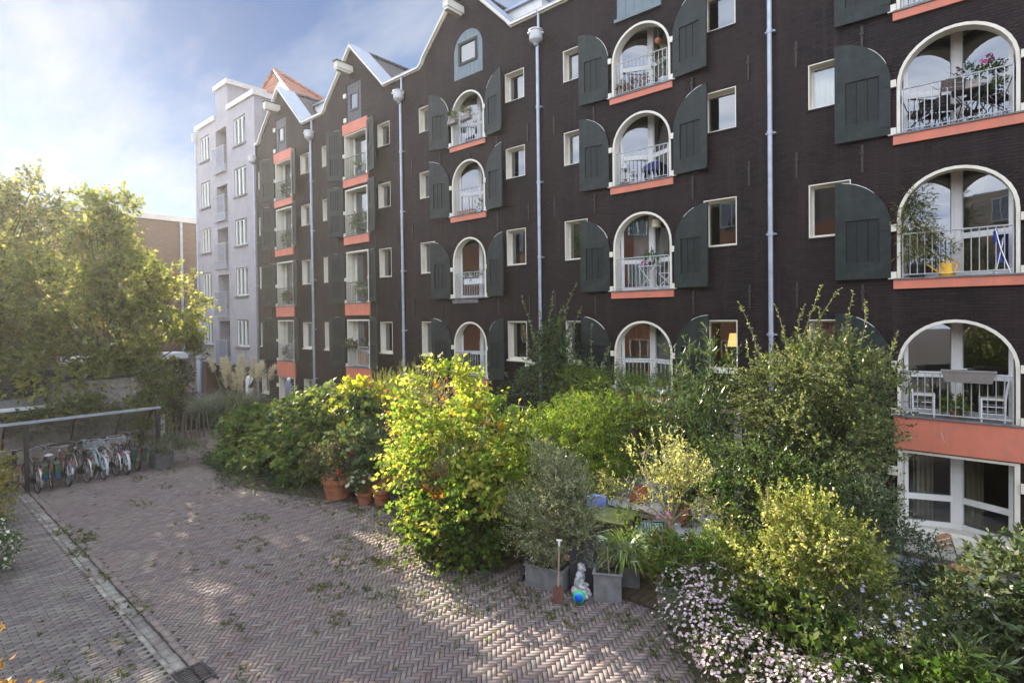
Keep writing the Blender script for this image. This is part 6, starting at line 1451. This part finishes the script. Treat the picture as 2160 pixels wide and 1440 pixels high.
pot_plant('potted_geranium', 'red geraniums on the balcony nearest the tower', -28.0, D+.10, LV[1]+.46, [(0,0,.08,.42,.12,.16)], 110, .06, .04, MID, flo=[dict(n=60, r=.05, pal=[(.55,.05,.06),(.6,.1,.1)], petals=7, inner=.9)])
for i in (0, 2, 3): pot_plant('potted_plant', ('dusty plant on the lowest balcony', '', 'leafy plant on the third balcony', 'dark leafy plant on the top balcony')[i]+' nearest the tower', -28.0, FY-.1, Z[i]+.18, [(0,0,.3,.4,.12,.3)], 120, .07, .035, ([(.12,.1,.06)], [], [(.09,.12,.05)], [(.05,.07,.03)])[i])

# weeds between the pavers: nobody could count them
def tufts():
    parts = []
    spots = []
    W = [(-9.6,5.9,.5,60), (-9.1,6.4,.35,50), (-8.7,5.2,.5,60), (-8.2,5.6,.25,30), (-8.0,4.8,.3,26), (-13.5,5.9,.5,50), (-15.2,3.0,.35,70), (-16.0,2.8,.4,60), (-14.3,2.75,.3,46), (-12.6,2.7,.3,34), (-10.9,2.75,.4,50), (-11.5,4.4,.2,18), (-9.0,3.6,.2,22), (-7.6,3.2,.2,18), (-7.0,6.6,.8,90), (-5.4,7.2,.6,70), (-6.2,7.2,.5,60), (-3.6,7.3,.4,44), (-3.0,6.6,.3,40), (-11.4,8.2,1.0,160), (-12.8,7.9,.9,120), (-14.2,7.3,.8,80), (-10.2,7.5,.7,90), (-8.2,6.9,.9,150), (-9.6,2.0,.7,60), (-18,5.5,.5,30), (-19.6,5.2,.3,40), (-17,4.5,.4,24), (-12,5.2,.4,26), (-20,6.0,.5,46), (-4.4,7.6,.3,40), (-7.6,5.9,.4,40), (-10.4,6.6,.5,40), (-16.6,6.3,.5,40), (-21.5,7.2,.8,40), (-6.3,5.6,.7,30), (-12.2,3.9,.6,20), (-10.4,5.0,.7,26), (-14.7,4.9,.8,20)]
    for x, y, r, n in W:
        a = RNG.random(n)*2*math.pi; q = np.sqrt(RNG.random(n))*r; spots.append(np.stack([x+q*np.cos(a)*1.2, y+q*np.sin(a)*.7], -1))
    spots.append(np.stack([RNG.uniform(-20, -4, 130), RNG.uniform(1.5, 7.0, 130)], -1))
    S = np.concatenate(spots); S = S[RNG.random(len(S)) < .55]; n = len(S); b = 9
    P = np.repeat(np.concatenate([S, np.full((n, 1), -.005)], -1), b, 0) + RNG.normal(0, .016, (n*b, 3))*np.array([1,1,0]); dv = unit(rdir(n*b)*.75+np.array([0,0,.8])); dv[:, 2] = np.abs(dv[:, 2])
    sz = np.repeat(.4+.9*RNG.random(n)**2, b)
    V, F = leaf_quads(P, dv, rdir(n*b), .085*sz*(.5+RNG.random(n*b)), .010+.010*RNG.random(n*b)); c = np.array([(.09,.13,.03),(.14,.155,.05),(.19,.17,.09),(.07,.11,.03)])[RNG.integers(0, 4, n)]
    o = np_mesh('weeds', V, F, M['leaf'], None, np.clip(np.repeat(c, b, 0)*(1+RNG.normal(0,.15,(n*b,1))), .01, .9)); o['kind'] = 'stuff'
    # dry leaf litter lying flat
    n = 900; P = np.stack([RNG.uniform(-16, -3, n), RNG.uniform(2, 8.4, n), np.full(n, .012)], -1); dv = rdir(n)*np.array([1,1,.12]); V, F = leaf_quads(P, unit(dv), np.tile([0,0,1.], (n,1))+.2*rdir(n), .03+.03*RNG.random(n), .016+.01*RNG.random(n))
    o = np_mesh('leaf_litter', V, F, M['leaf'], None, np.array([(.24,.17,.09),(.3,.24,.14),(.2,.2,.1)])[RNG.integers(0,3,n)]); o['kind'] = 'stuff'
tufts()
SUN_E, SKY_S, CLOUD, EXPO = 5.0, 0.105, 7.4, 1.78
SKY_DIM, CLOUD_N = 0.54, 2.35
FLARE_HAZE = (0.0007, 0.62)
# ------------------------------------------------------------------ camera, sky, sun
def camera():
    f = 1170.0; a = math.atan2(1347, 1170)
    u = Vector((math.sin(a), -math.cos(a), 0))          # along the fronts, to the right is +x: u' below
    R0 = Vector((math.sin(a)*0 + 0, 0, 0))
    ul = (-math.sin(a), math.cos(a)); nn = (math.cos(a), math.sin(a))
    R0 = Vector((-ul[0], nn[0], 0)); F0 = Vector((-ul[1], nn[1], 0)); U0 = Vector((0, 0, 1))
    th = 0.0137; F = F0*math.cos(th) - U0*math.sin(th); U = U0*math.cos(th) + F0*math.sin(th)
    r = 0.012; Rr = R0*math.cos(r) - U*math.sin(r); U = U*math.cos(r) + R0*math.sin(r)
    cd = bpy.data.cameras.new('camera'); cd.sensor_width = 36; cd.lens = f/2160*36; cd.shift_y = -36/2160
    cd.clip_start = 0.1; cd.clip_end = 2000
    o = bpy.data.objects.new('camera', cd); COL.objects.link(o)
    o.matrix_world = Matrix(((Rr.x, U.x, -F.x, 0), (Rr.y, U.y, -F.y, 0), (Rr.z, U.z, -F.z, H), (0, 0, 0, 1)))
    SC.camera = o
camera()
SUNV = Vector((-math.cos(SUN_EL)*math.sqrt(1-SUN_DY**2), math.cos(SUN_EL)*SUN_DY, math.sin(SUN_EL)))
sl = bpy.data.lights.new('sun', 'SUN'); sl.energy = SUN_E; sl.angle = R_(0.53); sl.color = (1.0, 0.87, 0.68)
so = bpy.data.objects.new('sun', sl); COL.objects.link(so); so.rotation_euler = SUNV.to_track_quat('Z', 'Y').to_euler(); so.location = (-30, 0, 30)
w = bpy.data.worlds.new('World'); SC.world = w; w.use_nodes = True; nt = w.node_tree; L = nt.links
bg = nt.nodes['Background']; sk = N(nt, 'ShaderNodeTexSky', sky_type='NISHITA', sun_disc=False)
sk.sun_elevation = SUN_EL; sk.sun_rotation = math.atan2(SUNV.x, SUNV.y); sk.altitude = 0; sk.air_density = 1.0; sk.dust_density = 0.2; sk.ozone_density = 1.4
tc = N(nt, 'ShaderNodeTexCoord'); sp = N(nt, 'ShaderNodeSeparateXYZ'); L.new(tc.outputs['Generated'], sp.inputs[0])
# a flat cloud deck seen in perspective: x/z, y/z
mz = N(nt, 'ShaderNodeMath', operation='MAXIMUM'); mz.inputs[1].default_value = 0.0; L.new(sp.outputs[2], mz.inputs[0])
az = N(nt, 'ShaderNodeMath', operation='ADD'); az.inputs[1].default_value = 0.16; L.new(mz.outputs[0], az.inputs[0])
dx = N(nt, 'ShaderNodeMath', operation='DIVIDE'); dy = N(nt, 'ShaderNodeMath', operation='DIVIDE')
L.new(sp.outputs[0], dx.inputs[0]); L.new(az.outputs[0], dx.inputs[1]); L.new(sp.outputs[1], dy.inputs[0]); L.new(az.outputs[0], dy.inputs[1])
cb = N(nt, 'ShaderNodeCombineXYZ'); L.new(dx.outputs[0], cb.inputs[0]); L.new(dy.outputs[0], cb.inputs[1])
mp = N(nt, 'ShaderNodeMapping'); mp.inputs['Rotation'].default_value = (0, 0, R_(20)); mp.inputs['Scale'].default_value = (1.0, 2.6, 1); mp.inputs['Location'].default_value = (3.1, 0.7, 0); L.new(cb.outputs[0], mp.inputs[0])
n1 = noise(nt, 0.9, 8, mp.outputs[0], 0.58)
cl = ramp(nt, n1, (0, 0, 0), (0.8,)*3, 0.40, 0.72)
dim = mixc(nt, 1.0, sk.outputs[0], (SKY_DIM*.97, SKY_DIM*1.0, SKY_DIM*1.03), 'MULTIPLY')
sd = N(nt, 'ShaderNodeVectorMath', operation='DOT_PRODUCT'); L.new(tc.outputs['Generated'], sd.inputs[0]); sd.inputs[1].default_value = tuple(SUNV)
sg = ramp(nt, sd.outputs['Value'], (.9, 1, 1.1), (.19, .29, .42), .45, .95); dim = mixc(nt, 1.0, dim, sg, 'MULTIPLY')
wht = mixc(nt, 0.9, dim, (CLOUD_N*.97, CLOUD_N, CLOUD_N*1.03))
col = mixc(nt, cl, dim, wht)
# fill light added to the unseen sky behind the viewer and overhead
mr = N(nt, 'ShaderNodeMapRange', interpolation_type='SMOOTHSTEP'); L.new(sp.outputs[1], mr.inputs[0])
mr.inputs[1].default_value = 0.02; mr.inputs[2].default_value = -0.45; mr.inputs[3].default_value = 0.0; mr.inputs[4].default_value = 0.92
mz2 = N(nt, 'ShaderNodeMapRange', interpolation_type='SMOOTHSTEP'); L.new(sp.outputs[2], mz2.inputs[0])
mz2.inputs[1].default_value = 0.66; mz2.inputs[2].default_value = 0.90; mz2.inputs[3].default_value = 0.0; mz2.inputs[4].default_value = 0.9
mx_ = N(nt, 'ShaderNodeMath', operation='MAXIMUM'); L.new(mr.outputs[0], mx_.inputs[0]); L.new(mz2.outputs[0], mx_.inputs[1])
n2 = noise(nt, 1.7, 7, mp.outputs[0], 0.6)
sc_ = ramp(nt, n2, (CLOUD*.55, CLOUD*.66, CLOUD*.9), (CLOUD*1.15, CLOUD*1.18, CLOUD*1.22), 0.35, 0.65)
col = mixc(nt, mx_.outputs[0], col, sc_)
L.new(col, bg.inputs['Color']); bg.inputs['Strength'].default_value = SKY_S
SC.view_settings.view_transform = 'Standard'; SC.view_settings.look = 'None'; SC.view_settings.exposure = EXPO; SC.view_settings.gamma = 1
SC.view_settings.use_curve_mapping = False

def flare_haze(dens, g):  # thin air volume added to stand in for lens flare
    m = bpy.data.materials.new('thin_flare_haze'); m.use_nodes = True; nt = m.node_tree; nt.nodes.remove(nt.nodes['Principled BSDF'])
    v = N(nt, 'ShaderNodeVolumePrincipled'); v.inputs['Color'].default_value = (.95, .93, .92, 1); v.inputs['Density'].default_value = dens; v.inputs['Anisotropy'].default_value = g
    nt.links.new(v.outputs[0], nt.nodes['Material Output'].inputs['Volume'])
    o = MB().box(-131, 130, -130, 131, -1.5, 21.2).build('flare_haze', m); o['kind'] = 'stuff'
if FLARE_HAZE: flare_haze(*FLARE_HAZE)
